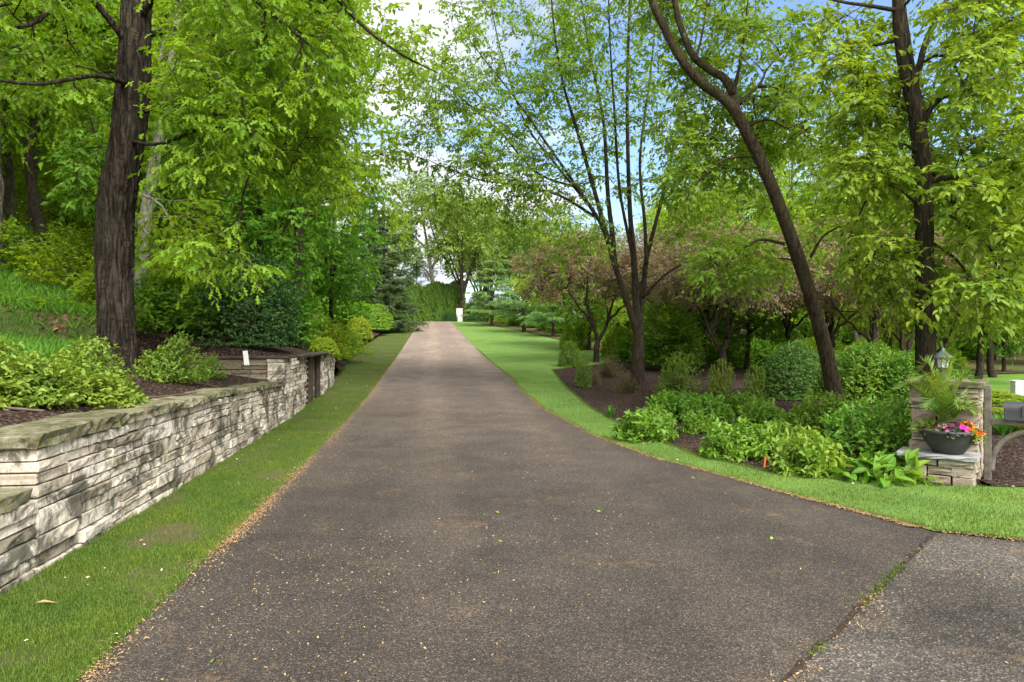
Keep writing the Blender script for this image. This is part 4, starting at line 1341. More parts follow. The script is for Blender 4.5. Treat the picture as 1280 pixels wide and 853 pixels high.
stone_run(mb, (XW(12.8) - 2.6, 12.8), (XW(12.8) - .31, 12.82), (0, -1), [.6, .78, .87, .98, 1.06, 1.16, 1.26], (.3, .6), .28, wr, rough=.007)
rel(mb.build('return_courses', MAT['brown_stone'], None, False))
mb = MB()
ang = math.atan(.127)
Rw = np.array([[math.cos(ang), -math.sin(ang), 0], [math.sin(ang), math.cos(ang), 0], [0, 0, 1]])
for y0, y1, zt in ((1.4, 4.5, .5), (4.75, 12.7, .74), (12.95, 15.0, 1.22), (17.45, 19.6, 1.18)):
    yc = (y0 + y1) / 2
    mb.box((XW(yc) - .17, yc, zt / 2 - .1), (.2, (y1 - y0) * 1.008, zt + .2), Rw)
mb.box((XW(12.8) - 1.35, 13.0, .9), (2.5, .2, .68))
mb.box((XW(4.62) - 1.2, 4.86, .62), (1.9, .16, .46))
rel(mb.build('wall_core', MAT['stone_gap'], None))
mb = MB()
mb.box((XW(12.8) - 1.3, 12.98, 1.292), (2.75, .44, .05), jit=.004, rng=wr, bev=.008)
yc = 16.1
mb.box((XW(yc) - .13, yc + .55, 1.288), (.40, 5.3, .048), Rw, jit=.004, rng=wr, bev=.008)
rel(mb.build('timber_cap', MAT['dark_timber'], None))

# gate in the wall
gx, gy = XW(15.1), 15.1
gt = thing('wooden_gate', 'weathered brown timber gate with slats set into the limestone wall', 'gate', (gx, gy, float(P(15.1))), ang)
mb = MB()
for k, (a, w) in enumerate(((.86, .22), (1.09, .22), (1.32, .2))):
    mb.box((-.09 + wr.normal(0, .004), a, .53), (.035, w - .008, 1.1), bev=.005)
mb.build('plank', MAT['gate_wood'], gt)
mb = MB()
for k in range(8):
    mb.box((-.1, .38, .1 + k * .13), (.05, .66, .045), bev=.005)
mb.build('slats', MAT['slat_wood'], gt)
for a in (.02, .72, 2.12):
    mb = MB()
    mb.box((-.07, a + .03, .53), (.1, .09, 1.14), bev=.006)
    mb.build('post', MAT['dark_timber'], gt)
mb = MB()
mb.box((-.36, 1.1, .5), (.05, 2.3, 1.4))  # dark sheet painted in for the shaded space behind the gate opening
mb.build('shade_panel', MAT['stone_gap'], gt)

# white marker stake in the left bed
sx_, sy_ = px(309, 12.2), 12.2
sg = thing('marker_sign', 'small white sign on a thin stake above the wall top', 'sign', (sx_, sy_, float(GZ(sx_, sy_)) - .05), .2)
mb = MB(); mb.tube([(0.04, 0, 0), (.0, 0, .34)], .006, 6); mb.build('stake', MAT['old_wood'], sg)
mb = MB()
mb.box((-.02, 0, .44), (.085, .008, .26), np.array(Matrix.Rotation(-.12, 3, 'Y')), bev=.003); mb.build('sign_panel', MAT['white_paint'], sg)

# ------------------------------------------------------------------ pier, ledge, planter
th = R(38)
rv = np.array([math.cos(th), -math.sin(th)]); nv_ = np.array([-math.sin(th), -math.cos(th)])   # along the front, out of the front
RF = np.array([5.02, 7.42])
w_ = .66
LF = RF - rv * w_
pr = np.random.default_rng(12)
pier = thing('stone_pier', 'square stacked limestone pier with flat cap at the corner of the planted bed', 'pier', (*((LF + RF) / 2 - nv_ * .75), 0))
def relp(o, root):
    o.parent = root
    o.matrix_parent_inverse = Matrix.Translation(-Vector(root.location))
    return o
mb = MB()
PF0, PF1 = LF - nv_ * .46, RF - nv_ * .46 + rv * .02
PB0, PB1 = PF0 - nv_ * .62, PF1 - nv_ * .62
ed = [-.05, .14, .26, .42, .50, .60, .80, .86, .93, 1.06]
stone_run(mb, PF0, PF1, nv_, ed, (.2, .42), .2, pr, gap=.016, rough=.01)
stone_run(mb, PF1, PB1, rv, ed, (.2, .42), .2, pr, rough=.007)
stone_run(mb, PB0, PF0, -rv, ed, (.26, .6), .2, pr, rough=.007)
stone_run(mb, PB1, PB0, -nv_, ed, (.26, .6), .2, pr, rough=.007)
relp(mb.build('stone_courses', MAT['limestone_clean'], None), pier)
Rp = np.column_stack([np.append(rv, 0), np.append(-nv_, 0), UP])
mb = MB()
c = (PF0 + PF1 + PB0 + PB1) / 4
mb.box((c[0], c[1], .5), (.5, .48, 1.04), Rp); relp(mb.build('core', MAT['stone_gap'], None), pier)
mb = MB()
stone(mb, np.append(PF0 + nv_ * .04 - rv * .05, 1.062), np.append(rv, 0), UP, np.append(nv_, 0), w_ + .12, .07, .72, pr, .006, .012)
relp(mb.build('cap_slab', MAT['mossy_stone'], None), pier)
led = thing('stone_ledge', 'low stone seat of pale blocks under a grey bluestone slab, in front of the pier', 'ledge', (*((LF + RF) / 2 - nv_ * .2), 0))
mb = MB()
ed = [-.04, .10, .20, .285]
stone_run(mb, LF, RF, nv_, ed, (.16, .34), .18, pr, gap=.018, rough=.01)
stone_run(mb, RF, RF - nv_ * .455, rv, ed, (.2, .42), .18, pr, rough=.007)
stone_run(mb, LF - nv_ * .455, LF, -rv, ed, (.2, .42), .18, pr, rough=.007)
relp(mb.build('stone_courses', MAT['limestone_clean'], None), led)
c = (LF + RF) / 2 - nv_ * .23
mb = MB(); mb.box((c[0], c[1], .12), (.5, .34, .3), Rp); relp(mb.build('core', MAT['stone_gap'], None), led)
mb = MB()
stone(mb, np.append(LF + nv_ * .05 - rv * .07, .287), np.append(rv, 0), UP, np.append(nv_, 0), w_ + .11, .045, .49, pr, .005, .008)
relp(mb.build('slab', MAT['bluestone'], None), led)

pc = (LF + RF) / 2 - nv_ * .2 + rv * .075
pot = thing('planter_bowl', 'wide dark grey bowl planter standing on the bluestone slab', 'planter', (pc[0], pc[1], .334))
mb = MB()
mb.lathe([(.0, .0), (.145, .0), (.155, .012), (.19, .06), (.245, .15), (.272, .225), (.285, .232), (.287, .262), (.278, .268), (.262, .262), (.25, .22), (.0, .2)], 48)
mb.build('bowl', MAT['pot'], pot, True)
mb = MB(); mb.lathe([(.0, .232), (.15, .236), (.256, .226)], 30); mb.build('potting_soil', MAT['soil'], pot, True)

# palm in the bowl
pm = thing('palm_plant', 'feathery green palm with arching fronds growing from the dark bowl', 'plant', (pc[0] - .03, pc[1] + .03, .55))
pg = np.random.default_rng(14)
# directions seen from the road: the fronds fan out, two big ones lean left
fr = [(-.52, .08, .56, .1), (-.40, -.10, .66, .0), (.10, .0, .84, .0), (.28, -.1, .66, .0), (.26, .16, .36, .0), (-.18, .15, .80, 0), (.38, .0, .34, 0), (-.28, -.18, .42, 0), (.05, -.22, .44, 0), (-.02, .2, .62, 0), (.20, -.2, .34, 0)]
for fx, fy, fz, _ in fr:
    mb = MB()
    e = np.array([fx, fy, fz])
    q = spline([(0, 0, -.03), (fx * .22, fy * .22, fz * .55), (fx * .62, fy * .62, fz * .98), (fx, fy, fz * (.9 if fz > .45 else .72))], 8)
    mb.tube(q, rad_lin(len(q), .007, .002), 5)
    fd = mb.build('frond', MAT['palm_leaf'], pm, True)
    m_ = 34
    f = np.linspace(.25, 1, m_)
    ip = f * (len(q) - 1)
    i0 = np.minimum(ip.astype(int), len(q) - 2)
    pos = q[i0] + (q[i0 + 1] - q[i0]) * (ip - i0)[:, None]
    tg_ = unit(q[i0 + 1] - q[i0])
    sd = unit(np.cross(tg_, UP + np.array([.01, .02, 0])))
    ln = .20 * np.sin(np.pi * (f * .8 + .14)) + .03
    for sgn in (-1, 1):
        dr = unit(tg_ * .75 + sgn * sd * .85 - UP * .18 + pg.normal(0, .06, (m_, 3)))
        V, F = leaf_mesh(pos, dr, np.cross(dr, tg_) * -sgn + pg.normal(0, .1, (m_, 3)), ln, 'long', .36)
        lf = link('leaflets', mesh_np('leaflets', V, F, MAT['palm_leaf']), fd)


def bloom(name, label, cx, cy, z, r, h, nleaf, lmat, lsize, nfl=0, fmat=None, fsize=.03, seed=1, leaf='round'):
    rng = np.random.default_rng(seed)
    root = thing(name, label, 'plant', (cx, cy, z))
    d = unit(rng.normal(0, 1, (nleaf, 3))); d[:, 2] = np.abs(d[:, 2])
    pos = d * np.array([r, r, h]) * rng.uniform(.55, 1, (nleaf, 1))
    V, F = leaf_mesh(pos, d + rng.normal(0, .4, d.shape) - UP * .15, UP * .8 + d * .5 + rng.normal(0, .3, d.shape), lsize * rng.uniform(.7, 1.3, nleaf), leaf)
    link('foliage', mesh_np('foliage', V, F, lmat), root)
    mb = MB()
    for k in range(6):
        a = rng.uniform(0, 6.28)
        mb.tube([(0, 0, -.04), (r * .4 * math.cos(a), r * .4 * math.sin(a), h * .5)], .004, 5)
    mb.build('stems', MAT['twig'], root)
    if nfl:
        d = unit(rng.normal(0, 1, (nfl, 3))); d[:, 2] = np.abs(d[:, 2]) + .25; d = unit(d)
        c_ = d * np.array([r, r, h]) * 1.06
        a = rng.uniform(0, 6.28, (nfl, 5)) * .15 + np.arange(5) * 1.2566
        A = unit(np.cross(d, np.array([.3, .5, .2]))); B = np.cross(d, A)
        dr = np.cos(a)[..., None] * A[:, None] + np.sin(a)[..., None] * B[:, None] + .25 * d[:, None]
        ps = np.repeat(c_[:, None], 5, 1)
        V, F = leaf_mesh(ps.reshape(-1, 3), dr.reshape(-1, 3), np.repeat(d[:, None], 5, 1).reshape(-1, 3), fsize, 'petal', 1.3)
        link('flowers', mesh_np('flowers', V, F, fmat), root)
    return root


def pp(a, b):                        # a along the front (right +), b towards the viewer
    q = pc + rv * a + nv_ * b
    return q[0], q[1]


bloom('flowering_plant', 'magenta flowers over dark leaves at the front of the bowl', *pp(.10, .12), .575, .10, .085, 40, MAT['silver_leaf'], .06, 20, MAT['magenta'], .033, 21)
bloom('flowering_plant', 'dusty pink flowers beside the palm stems in the bowl', *pp(-.03, .14), .575, .075, .08, 34, MAT['silver_leaf'], .055, 12, MAT['pink'], .028, 22)
bloom('flowering_plant', 'orange flowers at the back right of the bowl', *pp(.17, -.02), .60, .07, .09, 24, MAT['bed_leaf'], .05, 16, MAT['orange'], .032, 23)
bloom('flowering_plant', 'red begonia flowers spilling over the right rim of the bowl', *pp(.25, .03), .545, .075, .07, 22, MAT['lemon_leaf'], .055, 14, MAT['red'], .036, 24)
bloom('trailing_plant', 'silvery leaved plant trailing over the front rim of the bowl', *pp(.05, .19), .55, .11, .05, 60, MAT['silver_leaf'], .05, seed=25)
bloom('trailing_plant', 'lime green vine hanging from the right rim of the bowl', *pp(.25, .12), .50, .06, .10, 40, MAT['lemon_leaf'], .06, seed=26)
bloom('foliage_plant', 'yellow and green leaved plant at the left rim of the bowl', *pp(-.19, .04), .57, .12, .11, 46, MAT['azalea_leaf'], .10, seed=27, leaf='ovate')

# lantern on the pier
lc = (PF0 + PF1 + PB0 + PB1) / 4
ln_ = thing('pier_lantern', 'grey metal lantern with pointed roof standing on the stone pier', 'lantern', (lc[0] - .02, lc[1] + .05, 1.13))
mb = MB(); mb.lathe([(0, 0), (.075, 0), (.075, .02), (.04, .035), (.03, .06), (.045, .09), (.03, .12), (.06, .14), (.075, .15), (0, .155)], 16); mb.build('base', MAT['lamp_metal'], ln_, True)
mb = MB(); mb.lathe([(.0, .152), (.058, .152), (.072, .265), (0, .266)], 8); glass_ = mb.build('glass', MAT['lamp_glass'], ln_)
mb = MB()
for k in range(8):
    a = k * math.pi / 4
    mb.tube([(.06 * math.cos(a), .06 * math.sin(a), .15), (.075 * math.cos(a), .075 * math.sin(a), .268)], .005, 5)
mb.build('frame', MAT['lamp_metal'], glass_)
mb = MB(); mb.lathe([(0, .262), (.115, .262), (.118, .275), (.07, .31), (.035, .345), (.02, .355), (.022, .375), (.008, .385), (.0, .41)], 16); mb.build('roof', MAT['lamp_metal'], ln_, True)

# mailbox
mx = np.array([5.42, 7.78])
mbx = thing('mailbox', 'dark grey metal mailbox on a weathered wooden post with curved brace', 'mailbox', (mx[0], mx[1], 0), -R(36))
mb = MB(); mb.box((0, 0, .54), (.075, .075, 1.12), bev=.008); mb.build('post', MAT['old_wood'], mbx)
mb = MB(); mb.box((.42, 0, .685), (.78, .085, .06), bev=.006); mb.build('arm', MAT['old_wood'], mbx)
mb = MB()
q = spline([(.03, 0, .12), (.055, 0, .32), (.14, 0, .47), (.28, 0, .565), (.48, 0, .625), (.62, 0, .64)], 6)
mb.tube(q, .034, 8, wob=.03, rng=pr); mb.build('brace', MAT['old_wood'], mbx, True)
mb = MB()
a = np.linspace(0, np.pi, 13)
prof = np.vstack([[(.085, 0)], np.column_stack([.085 * np.cos(a), .12 + .085 * np.sin(a)]), [(-.085, 0)]])
m_ = len(prof)
V = np.vstack([np.column_stack([np.full(m_, x0), prof[:, 0], prof[:, 1] + .717]) for x0 in (.15, .68)])
k = np.arange(m_)
q = np.stack([k, (k + 1) % m_, m_ + (k + 1) % m_, m_ + k], 1)
V = np.vstack([V, [(.15, 0, .80), (.68, 0, .80)]])
t = np.array([[2 * m_, (i + 1) % m_, i] for i in range(m_)] + [[2 * m_ + 1, m_ + i, m_ + (i + 1) % m_] for i in range(m_)])
mb.add(V, q, t); mbox = mb.build('box', MAT['steel'], mbx)
mb = MB(); mb.box((.16, 0, .79), (.02, .175, .14), bev=.006); mb.build('door', MAT['steel'], mbox)
mb = MB(); mb.box((.32, -.095, .83), (.02, .012, .12), bev=.003); mb.build('flag', MAT['steel'], mbox)

# small pale utility box on the far lawn, orange marker, hoses
ux_, uy_ = px(1271, 19), 19.
ub = thing('utility_box', 'pale utility box standing on the far lawn beyond the mailbox', 'utility box', (ux_, uy_, float(GZ(ux_, uy_))))
mb = MB(); mb.box((0, 0, .19), (.23, .23, .42), bev=.02); mb.build('body', MAT['box_green'], ub)
mb = MB(); mb.box((0, 0, .41), (.26, .26, .04), bev=.015); mb.build('lid', MAT['box_green'], ub)
ox, oy = px(956, 8.45), 8.45
om = thing('marker_stake', 'short orange marker stake at the mulch edge among hydrangeas', 'marker', (ox, oy, float(GZ(ox, oy))))
mb = MB(); mb.box((0, 0, .07), (.022, .008, .16), np.array(Matrix.Rotation(.1, 3, 'Y')), bev=.002); mb.build('stake', MAT['orange_paint'], om)
wx, wy = px(574.5, 79), 79.
wp = thing('white_post', 'white painted post with flat cap at the end of the clipped hedge', 'post', (wx, wy, 3.7))
mb = MB(); mb.box((0, 0, .75), (.7, .55, 1.6), bev=.03); mb.build('shaft', MAT['white_paint'], wp)
mb = MB(); mb.box((0, 0, 1.6), (.8, .65, .1), bev=.03); mb.build('cap', MAT['white_paint'], wp)


def hose(pts, label):
    q = []
    for (x, y, d) in pts:
        v_ = view(x, y, d)
        q.append((v_[0], v_[1], float(GZ(v_[0], v_[1])) + .025))
    q = spline(q, 8)
    q[:, 2] = GZ(q[:, 0], q[:, 1]) + .022
    mb = MB(); mb.tube(q, .013, 7)
    tag(mb.build('drip_hose', MAT['hose'], None, True), label, 'hose')


hose([(-20, 527, 5.6), (20, 527, 5.7), (55, 527, 5.8)], 'short brown drip hose lying on the mulch at the near end of the bank')
hose([(75, 498, 6.9), (130, 504, 7.0), (190, 500, 7.6), (245, 487, 8.6)], 'brown drip hose winding over the mulch below the oak')
hose([(195, 463, 9.4), (250, 478, 9.9), (290, 488, 9.6), (320, 482, 10.4)], 'brown drip hose along the wall top near the white sign')
bkx, bky = px(44, 4.02), 4.02
tag(link('bark_piece', leaf_mesh(np.zeros((1, 3)), np.array([[1., .6, .0]]), UP[None], .11, 'long', 1.6) and mesh_np('bark_piece', *leaf_mesh(np.zeros((1, 3)), np.array([[1., .6, .05]]), UP[None], .11, 'long', 1.6), MAT['straw']), None, (bkx, bky, .06)), 'curled tan piece of bark lying on the grass by the wall', 'bark')

# ------------------------------------------------------------------ planting: right bed
G1 = 'hydrangeas massed along the mulch edge'


def sp(key, p, d, label, s=1., **kw): return shrub(key, px(p, d), d, label, s, **kw)


sp('round', 712, 25.6, 'round clipped bush at the tip of the mulched bed beside the lawn', (.95, .95, 1.25))
sp('twiggy', 760, 21.5, 'twiggy olive bush behind the multi-stemmed trunk', (1.15, 1.1, 1.3))
sp('twiggy', 783, 17.6, 'brownish thin-twigged bush against the foot of the multi-stemmed tree', (.75, .75, 1.05))
sp('spirea', 728, 19.2, 'tiny yellow-green seedling on the mulch near the bed tip', (.4, .4, .9))
sp('strap', 763, 13.4, 'small grassy tuft at the mulch edge', (.62, .62, .75), cat='plant', name='grass_tuft')
sp('hyd2', 822, 11.7, 'small hydrangea just right of the left end clump of the row', (.7, .65, .9), group=G1)
sp('hyd', 975, 9.6, 'small hydrangea behind the low one right of the orange marker', (.7, .65, .9), group=G1)
sp('spirea', 845, 16.6, 'loose green bush right of the multi-stemmed trunk', (.85, .8, 1.0))
sp('spirea', 900, 16.2, 'narrow upright green bush in the middle of the mulch', (.52, .5, .85))
sp('spirea', 943, 15.8, 'small dull green bush beside the dark euonymus dome', (.45, .42, .75))
sp('hyd', 803, 10.7, 'broad-leaved hydrangea at the left end of the hydrangea row', (.92, .85, 1.15), group=G1)
sp('hyd2', 838, 12.9, 'hydrangea between the left end clump and the middle of the row, set back', (1.0, .9, 1.15), group=G1)
sp('hyd', 888, 12.4, 'hydrangea in the back row near the narrow upright bush', (.95, .9, 1.15), group=G1)
sp('hyd2', 918, 9.1, 'hydrangea by the orange marker stake', (.9, .8, 1.1), group=G1)
sp('hyd', 955, 11.4, 'hydrangea in the back row in front of the dark euonymus dome', (.8, .75, 1.15), group=G1)
sp('hyd2', 1010, 8.15, 'low hydrangea at the grass edge right of the orange marker', (.82, .75, 1.15), group=G1)
sp('hyd', 1006, 10.8, 'hydrangea in front of the leaning trunk', (.8, .75, 1.1), group=G1)
sp('hyd2', 870, 11.2, 'small hydrangea filling the gap behind the row', (.55, .5, .8), group=G1)
sp('astilbe', 1082, 8.8, 'big feathery-leaved bush left of the stone ledge', (.80, .75, 1.0))
sp('astilbe', 1040, 10.4, 'feathery-leaved bush below the leaning trunk', (.6, .55, .85))
sp('astilbe', 1120, 9.7, 'pale feathery bush behind the ledge, left of the maple trunk', (.45, .45, .6))
sp('hosta', 1085, 7.75, 'low hosta with broad leaves near the ledge', (1., .9, 1.05), group='hostas by the stone ledge')
sp('hosta', 1118, 7.7, 'low hosta touching the stone ledge', (1., .9, 1.15), group='hostas by the stone ledge')
sp('dome', 980, 16.2, 'dark glossy euonymus dome left of the leaning trunk', (.78, .75, .85))
sp('dome', 1034, 17., 'euonymus bush half hidden behind the leaning trunk', (.6, .6, .75))
sp('hedge', 1088, 15.7, 'bright green rounded bush right of the leaning trunk', (.85, .85, 1.06))
sp('hedge', 1138, 15.0, 'rounded green bush tucked behind the maple trunk', (.75, .75, .95))
sp('viburnum', 842, 24., 'tall open shrub with dark bare stems right behind the multi-stemmed tree', (1., 1., .95))
sp('lemon', 716, 35.5, 'lime yellow bush at the back of the lawn', (1.35, 1.2, 1.9))
sp('lemon', 775, 30., 'yellow-green bush seen between the stems behind the multi-stemmed tree', (1.2, 1.1, 1.9))
sp('wild', 800, 28., 'dark green bush behind the bronze crabapple', (1., 1., .9))
for k, (p, d, s_) in enumerate(((1243, 16.5, .8), (1250, 18, .8), (1300, 16.5, 1.), (1225, 19, .9), (1252, 14, .7))):
    sp('lemon', p, d, 'golden ground-covering bush beyond the mailbox', (s_ * 1.3, s_, s_ * .26), group='golden bushes beyond the mailbox')
for k in range(16):
    p, d = 1252 + (k % 8) * 9, 10.6 + (k // 8) * .5 + .1 * (k % 3)
    sp('strap', p, d, 'strappy green daylily behind the mailbox post', (.8, .8, .85), group='daylilies behind the mailbox')

sp('hyd', 860, 13.8, 'hydrangea highest up the mulch, below the narrow upright bush', (.7, .65, .95), group=G1)
sp('hyd2', 925, 13.2, 'hydrangea in the back row below the small dull green bush', (.7, .65, .95), group=G1)
sp('astilbe', 1112, 10.4, 'feathery-leaved bush filling the gap in front of the rounded hedge', (.7, .6, .68))
sp('twiggy', 742, 19.6, 'thin twiggy bush near the tip of the mulched bed', (.7, .7, .8))

# ------------------------------------------------------------------ planting: left bank
sp('azalea', 28, 6.1, 'light green bush at the near end of the bank above the wall', (.72, .75, .85))
sp('azalea', 128, 6.7, 'spreading light green bush in front of the oak trunk', (.62, .6, .62))
sp('azalea', 88, 7.6, 'light green bush left of the oak trunk', (.7, .7, .75))
sp('azalea', 208, 9.6, 'pale green bush right of the oak trunk', (.62, .62, .95))
sp('azalea', 255, 11.2, 'small pale green bush beside the dark dome', (.4, .4, .55))
sp('dark_dome', 315, 14.2, 'dense dark green dome above the return wall', (.92, .9, .98))
sp('lemon', 403, 18., 'bright yellow-green mound on top of the gate wall', (.55, .6, .62))
sp('lemon', 385, 20, 'yellow-green mound behind the gate wall', (.8, .7, .7))
sp('lemon', 431, 33.5, 'golden mound lower on the planted bank', (1.05, 1., 1.2))
sp('lemon', 446, 39., 'golden mound higher on the planted bank', (1.35, 1.2, 1.7))
G2 = 'clipped green bushes along the top of the bank'
for p, d, s_ in ((452, 49, 1.6), (468, 53, 1.6), (484, 60, 1.5)):
    sp('hedge', p, d, {452: 'lower clipped green bush on the upper bank', 468: 'middle clipped green bush on the upper bank', 484: 'topmost clipped green bush on the bank near the crest'}[p], (s_, s_, s_ * .95), group=G2)
sp('wild_lime', 420, 27., 'loose light green shrub on the bank behind the gate pillar', (1., 1., .9))
sp('wild_lime', 395, 24., 'loose light green shrub above the yellow mounds', (1.1, 1., 1.1))
sp('wild', 432, 45., 'dark green shrub above the golden mounds', (1.6, 1.4, 1.3))
sp('wild', 350, 18.5, 'green shrub right behind the dark dome', (1., 1., 1.05))
sp('wild', 205, 13.2, 'green shrub in front of the pale leaning trunk', (.75, .75, .85))
sp('wild', 245, 14.4, 'green shrub right of the oak on the shady bank', (.85, .8, .9))
sp('wild_lime', 225, 16.5, 'light green shrub standing behind the oak', (1., 1., 1.1))
sp('wild_lime', 120, 16.5, 'light green shrub left of the oak on the upper bank', (.9, .9, 1.))
sp('wild', 285, 17., 'green shrub left behind the dark dome', (1., 1., 1.05))
# ------------------------------------------------------------------ woods on the left
def wt(key, p, d, label, s=1., **kw): return tree_at(key, px(p, d), d, label, s, **kw)


wt('wood_b', 55, 20, 'forked grey-brown woodland tree left of the oak', 1.25, rz=.4)
wt('wood_a', 12, 24, 'straight woodland tree at the far left of the slope', 1.1)
wt('wood_d', 243, 25, 'slim dark woodland tree just right of the oak trunk', 1.)
wt('wood_d', 280, 22.5, 'thick grey woodland tree behind the dark green dome', 1.05)
wt('wood_a', 376, 19.5, 'tree with a pale lower trunk standing above the gate', 1.0)
wt('wood_c', 335, 18.5, 'small dark leafy tree behind the dark green dome', .85)
wt('wood_c', 410, 27, 'small leafy tree on the bank above the gate pillar', .95)
wt('wood_c', 180, 17, 'small leafy tree in the shade behind the oak', .8)
# white leaning trunk behind the oak
rng = np.random.default_rng(61)
b0 = view(172, 320, 14.); b0[2] = float(GZ(b0[0], b0[1])) - .1
b1 = [b0, view(180, 290, 14), view(192, 210, 14), view(203, 150, 14.1), view(212, 95, 14.2), view(222, 20, 14.3), view(232, -80, 14.4)]
q = spline(b1, 8)
tg = np.vstack([VT(rng, 150, 330, -220, 30, 12.8, 16, 60), VT(rng, 170, 290, 20, 130, 12.2, 13.6, 26), VT(rng, 150, 280, 240, 330, 12.4, 13.6, 22)])
build_tree('birch_tree', 'leaning white-barked tree right behind the oak', 'tree', b0, [(q, rad_lin(len(q), .13, .06))], tg, MAT['pale_bark'], MAT['lime_leaf'], leaf='simple', lsize=.13, per=7, nl=6, seed=62, minz=3.4, trunk_n=20, ridge=.02)

GW = 'woodland trees on the left slope'
LW = 'leafy spring tree standing among others deep in the left woodland'
placed = [(px(p, d), d) for p, d in ((55, 20), (12, 24), (243, 25), (280, 22.5), (376, 19.5), (335, 18.5), (410, 27), (180, 17), (172, 14))] + [(ob[0], ob[1])]
r4 = np.random.default_rng(77)
cnt = 0
for _ in range(4000):
    y = r4.uniform(15, 92)
    u = r4.uniform(3.2, 34)
    x = -2.63 - .127 * y - u if y < 19 else XL(y) - lw(min(y, 76)) - u
    if x / y < -.95 or x / y > -.16: continue
    near = u < 6
    md = 2.6 if near else 3.1
    if any((x - a) ** 2 + (y - b) ** 2 < md * md for a, b in placed): continue
    if y < 22 and u < 5: continue
    if y > 26 and u < 5.2: continue
    placed.append((x, y)); cnt += 1
    key = r4.choice(['wood_c', 'lime_small', 'green_small']) if near else r4.choice(['wood_a', 'wood_b', 'wood_d', 'wood_a', 'wood_c', 'lime_small'])
    tree_at(key, x, y, LW, r4.uniform(.85, 1.25), group=GW)
    if cnt >= 105: break
cnt = 0
for _ in range(600):                     # the wood goes on past the left of the picture
    y = r4.uniform(5, 24); u = r4.uniform(6, 26)
    x = -2.63 - .127 * y - u
    if not -2.6 < x / y < -.97: continue
    if any((x - a) ** 2 + (y - b) ** 2 < 8 for a, b in placed): continue
    placed.append((x, y)); cnt += 1
    tree_at(r4.choice(['wood_a', 'wood_c', 'wood_b', 'green_small']), x, y, LW, r4.uniform(.85, 1.15), group=GW)
    if cnt >= 16: break
GS = 'undergrowth shrubs in the left woodland'
LS = 'loose leafy shrub in the undergrowth of the left woodland'
cnt = 0
pl2 = []
for _ in range(3000):
    y = r4.uniform(11, 70); u = r4.uniform(3.4, 22)
    x = -2.63 - .127 * y - u if y < 19 else XL(y) - lw(min(y, 76)) - u
    if x / y < -1.3: continue
    if y < 17 and x > -11.5 and u > 4: continue
    if any((x - a) ** 2 + (y - b) ** 2 < 2.2 for a, b in pl2): continue
    pl2.append((x, y)); cnt += 1
    k = r4.uniform(.7, 1.25)
    shrub(r4.choice(['wild', 'wild_lime', 'wild_lime']), x, y, LS, (k, k, k * r4.uniform(.7, 1.1)), group=GS)
    if cnt >= 95: break

# ------------------------------------------------------------------ far end of the drive
conifer('spruce_tree', 'dark drooping spruce left of the drive crest', (px(480, 55), 55, float(GZ(px(480, 55), 55))), 10.5, 3.2, 71, MAT['needle_dark'], 15, 9, -.35, .24, z0=.04, flat=.25, nn=20, shape=.85, sub=10, lw_=1.4)
conifer('spruce_tree', 'second dark spruce set further back left of the crest', (px(462, 60), 60, float(GZ(px(462, 60), 60))), 11.5, 3.2, 72, MAT['needle_dark'], 15, 9, -.35, .24, z0=.04, flat=.25, nn=20, shape=.85, sub=10, lw_=1.4)
G3 = 'soft layered pines beyond the lawn'
for k, (p, d, h, r_) in enumerate(((655, 55, 7.5, 3.6), (615, 66, 8, 3.6), (692, 49, 6.6, 3.2))):
    conifer('pine_tree', ['soft green layered pine behind the middle of the lawn', 'soft green layered pine nearest the white post', 'soft green layered pine at the right end of the lawn'][k],
            (px(p, d), d, float(GZ(px(p, d), d))), h, r_, 73 + k, MAT['needle_soft'], 10, 8, .12, .26, z0=.14, flat=.12, nn=16, shape=.7, irregular=.4, sub=6)
# tall clipped cedar hedge across the end
hr = np.random.default_rng(81)
hd = thing('cedar_hedge', 'tall clipped dense cedar hedge across the end of the drive', 'hedge', (-10, 83, 3.7))
n_ = 16000
hx = hr.uniform(-5.2, 4.3, n_)
hz = hr.uniform(-.08, 1, n_).clip(-.08, 1) * (3.9 + .9 * np.clip((hx + 4) / 6, 0, 1) + .25 * np.sin(hx * 2.2))
sh_ = hr.uniform(-1, 1, n_)
th_ = np.where(sh_ < .75, -1, 1) * (1.3 * np.sqrt(np.clip(1 - (hz / 5.2) ** 4, .05, 1))) * hr.uniform(.75, 1.05, n_) + .22 * np.sin(hx * 4.1) + .1 * np.sin(hx * 9 + hz * 3)
hp = np.stack([hx, th_, hz], 1)
hdv = np.stack([hr.normal(.1, .3, n_), np.sign(th_) * .5 + hr.normal(0, .2, n_), np.full(n_, .9)], 1)
V, F = leaf_mesh(hp, hdv, np.stack([hr.normal(0, .4, n_), np.sign(th_), np.full(n_, .3)], 1), hr.uniform(.25, .5, n_), 'long', 1.3)
link('foliage', mesh_np('foliage', V, F, MAT['cedar']), hd)
mb = MB()
for k in range(10):
    mb.tube([(-4.8 + k, 0, -.1), (-4.8 + k, .05, 3.6)], [.09, .03], 7)
mb.build('stems', MAT['dark_bark'], hd)
wt('pale_a', 541, 92, 'tall pale tree with bare curving limbs behind the clipped hedge', 1.25, rz=.2)
wt('pale_b', 578, 80, 'fan-shaped pale green tree at the right end of the clipped hedge', 1.25)
wt('pale_b', 612, 92, 'pale tree just right of the fan-shaped tree', 1.2)
wt('pale_b', 655, 86, 'pale tree rising behind the soft pines', 1.1)
wt('pale_b', 690, 74, 'pale tree behind the right-hand pine', .95)
sp('dark_dome', 598, 77, 'dark rounded bush right of the white post', (1.3, 1.3, 1.7))
sp('dark_dome', 562, 78, 'low dark bush at the crest left of the white post', (.9, .9, .6))

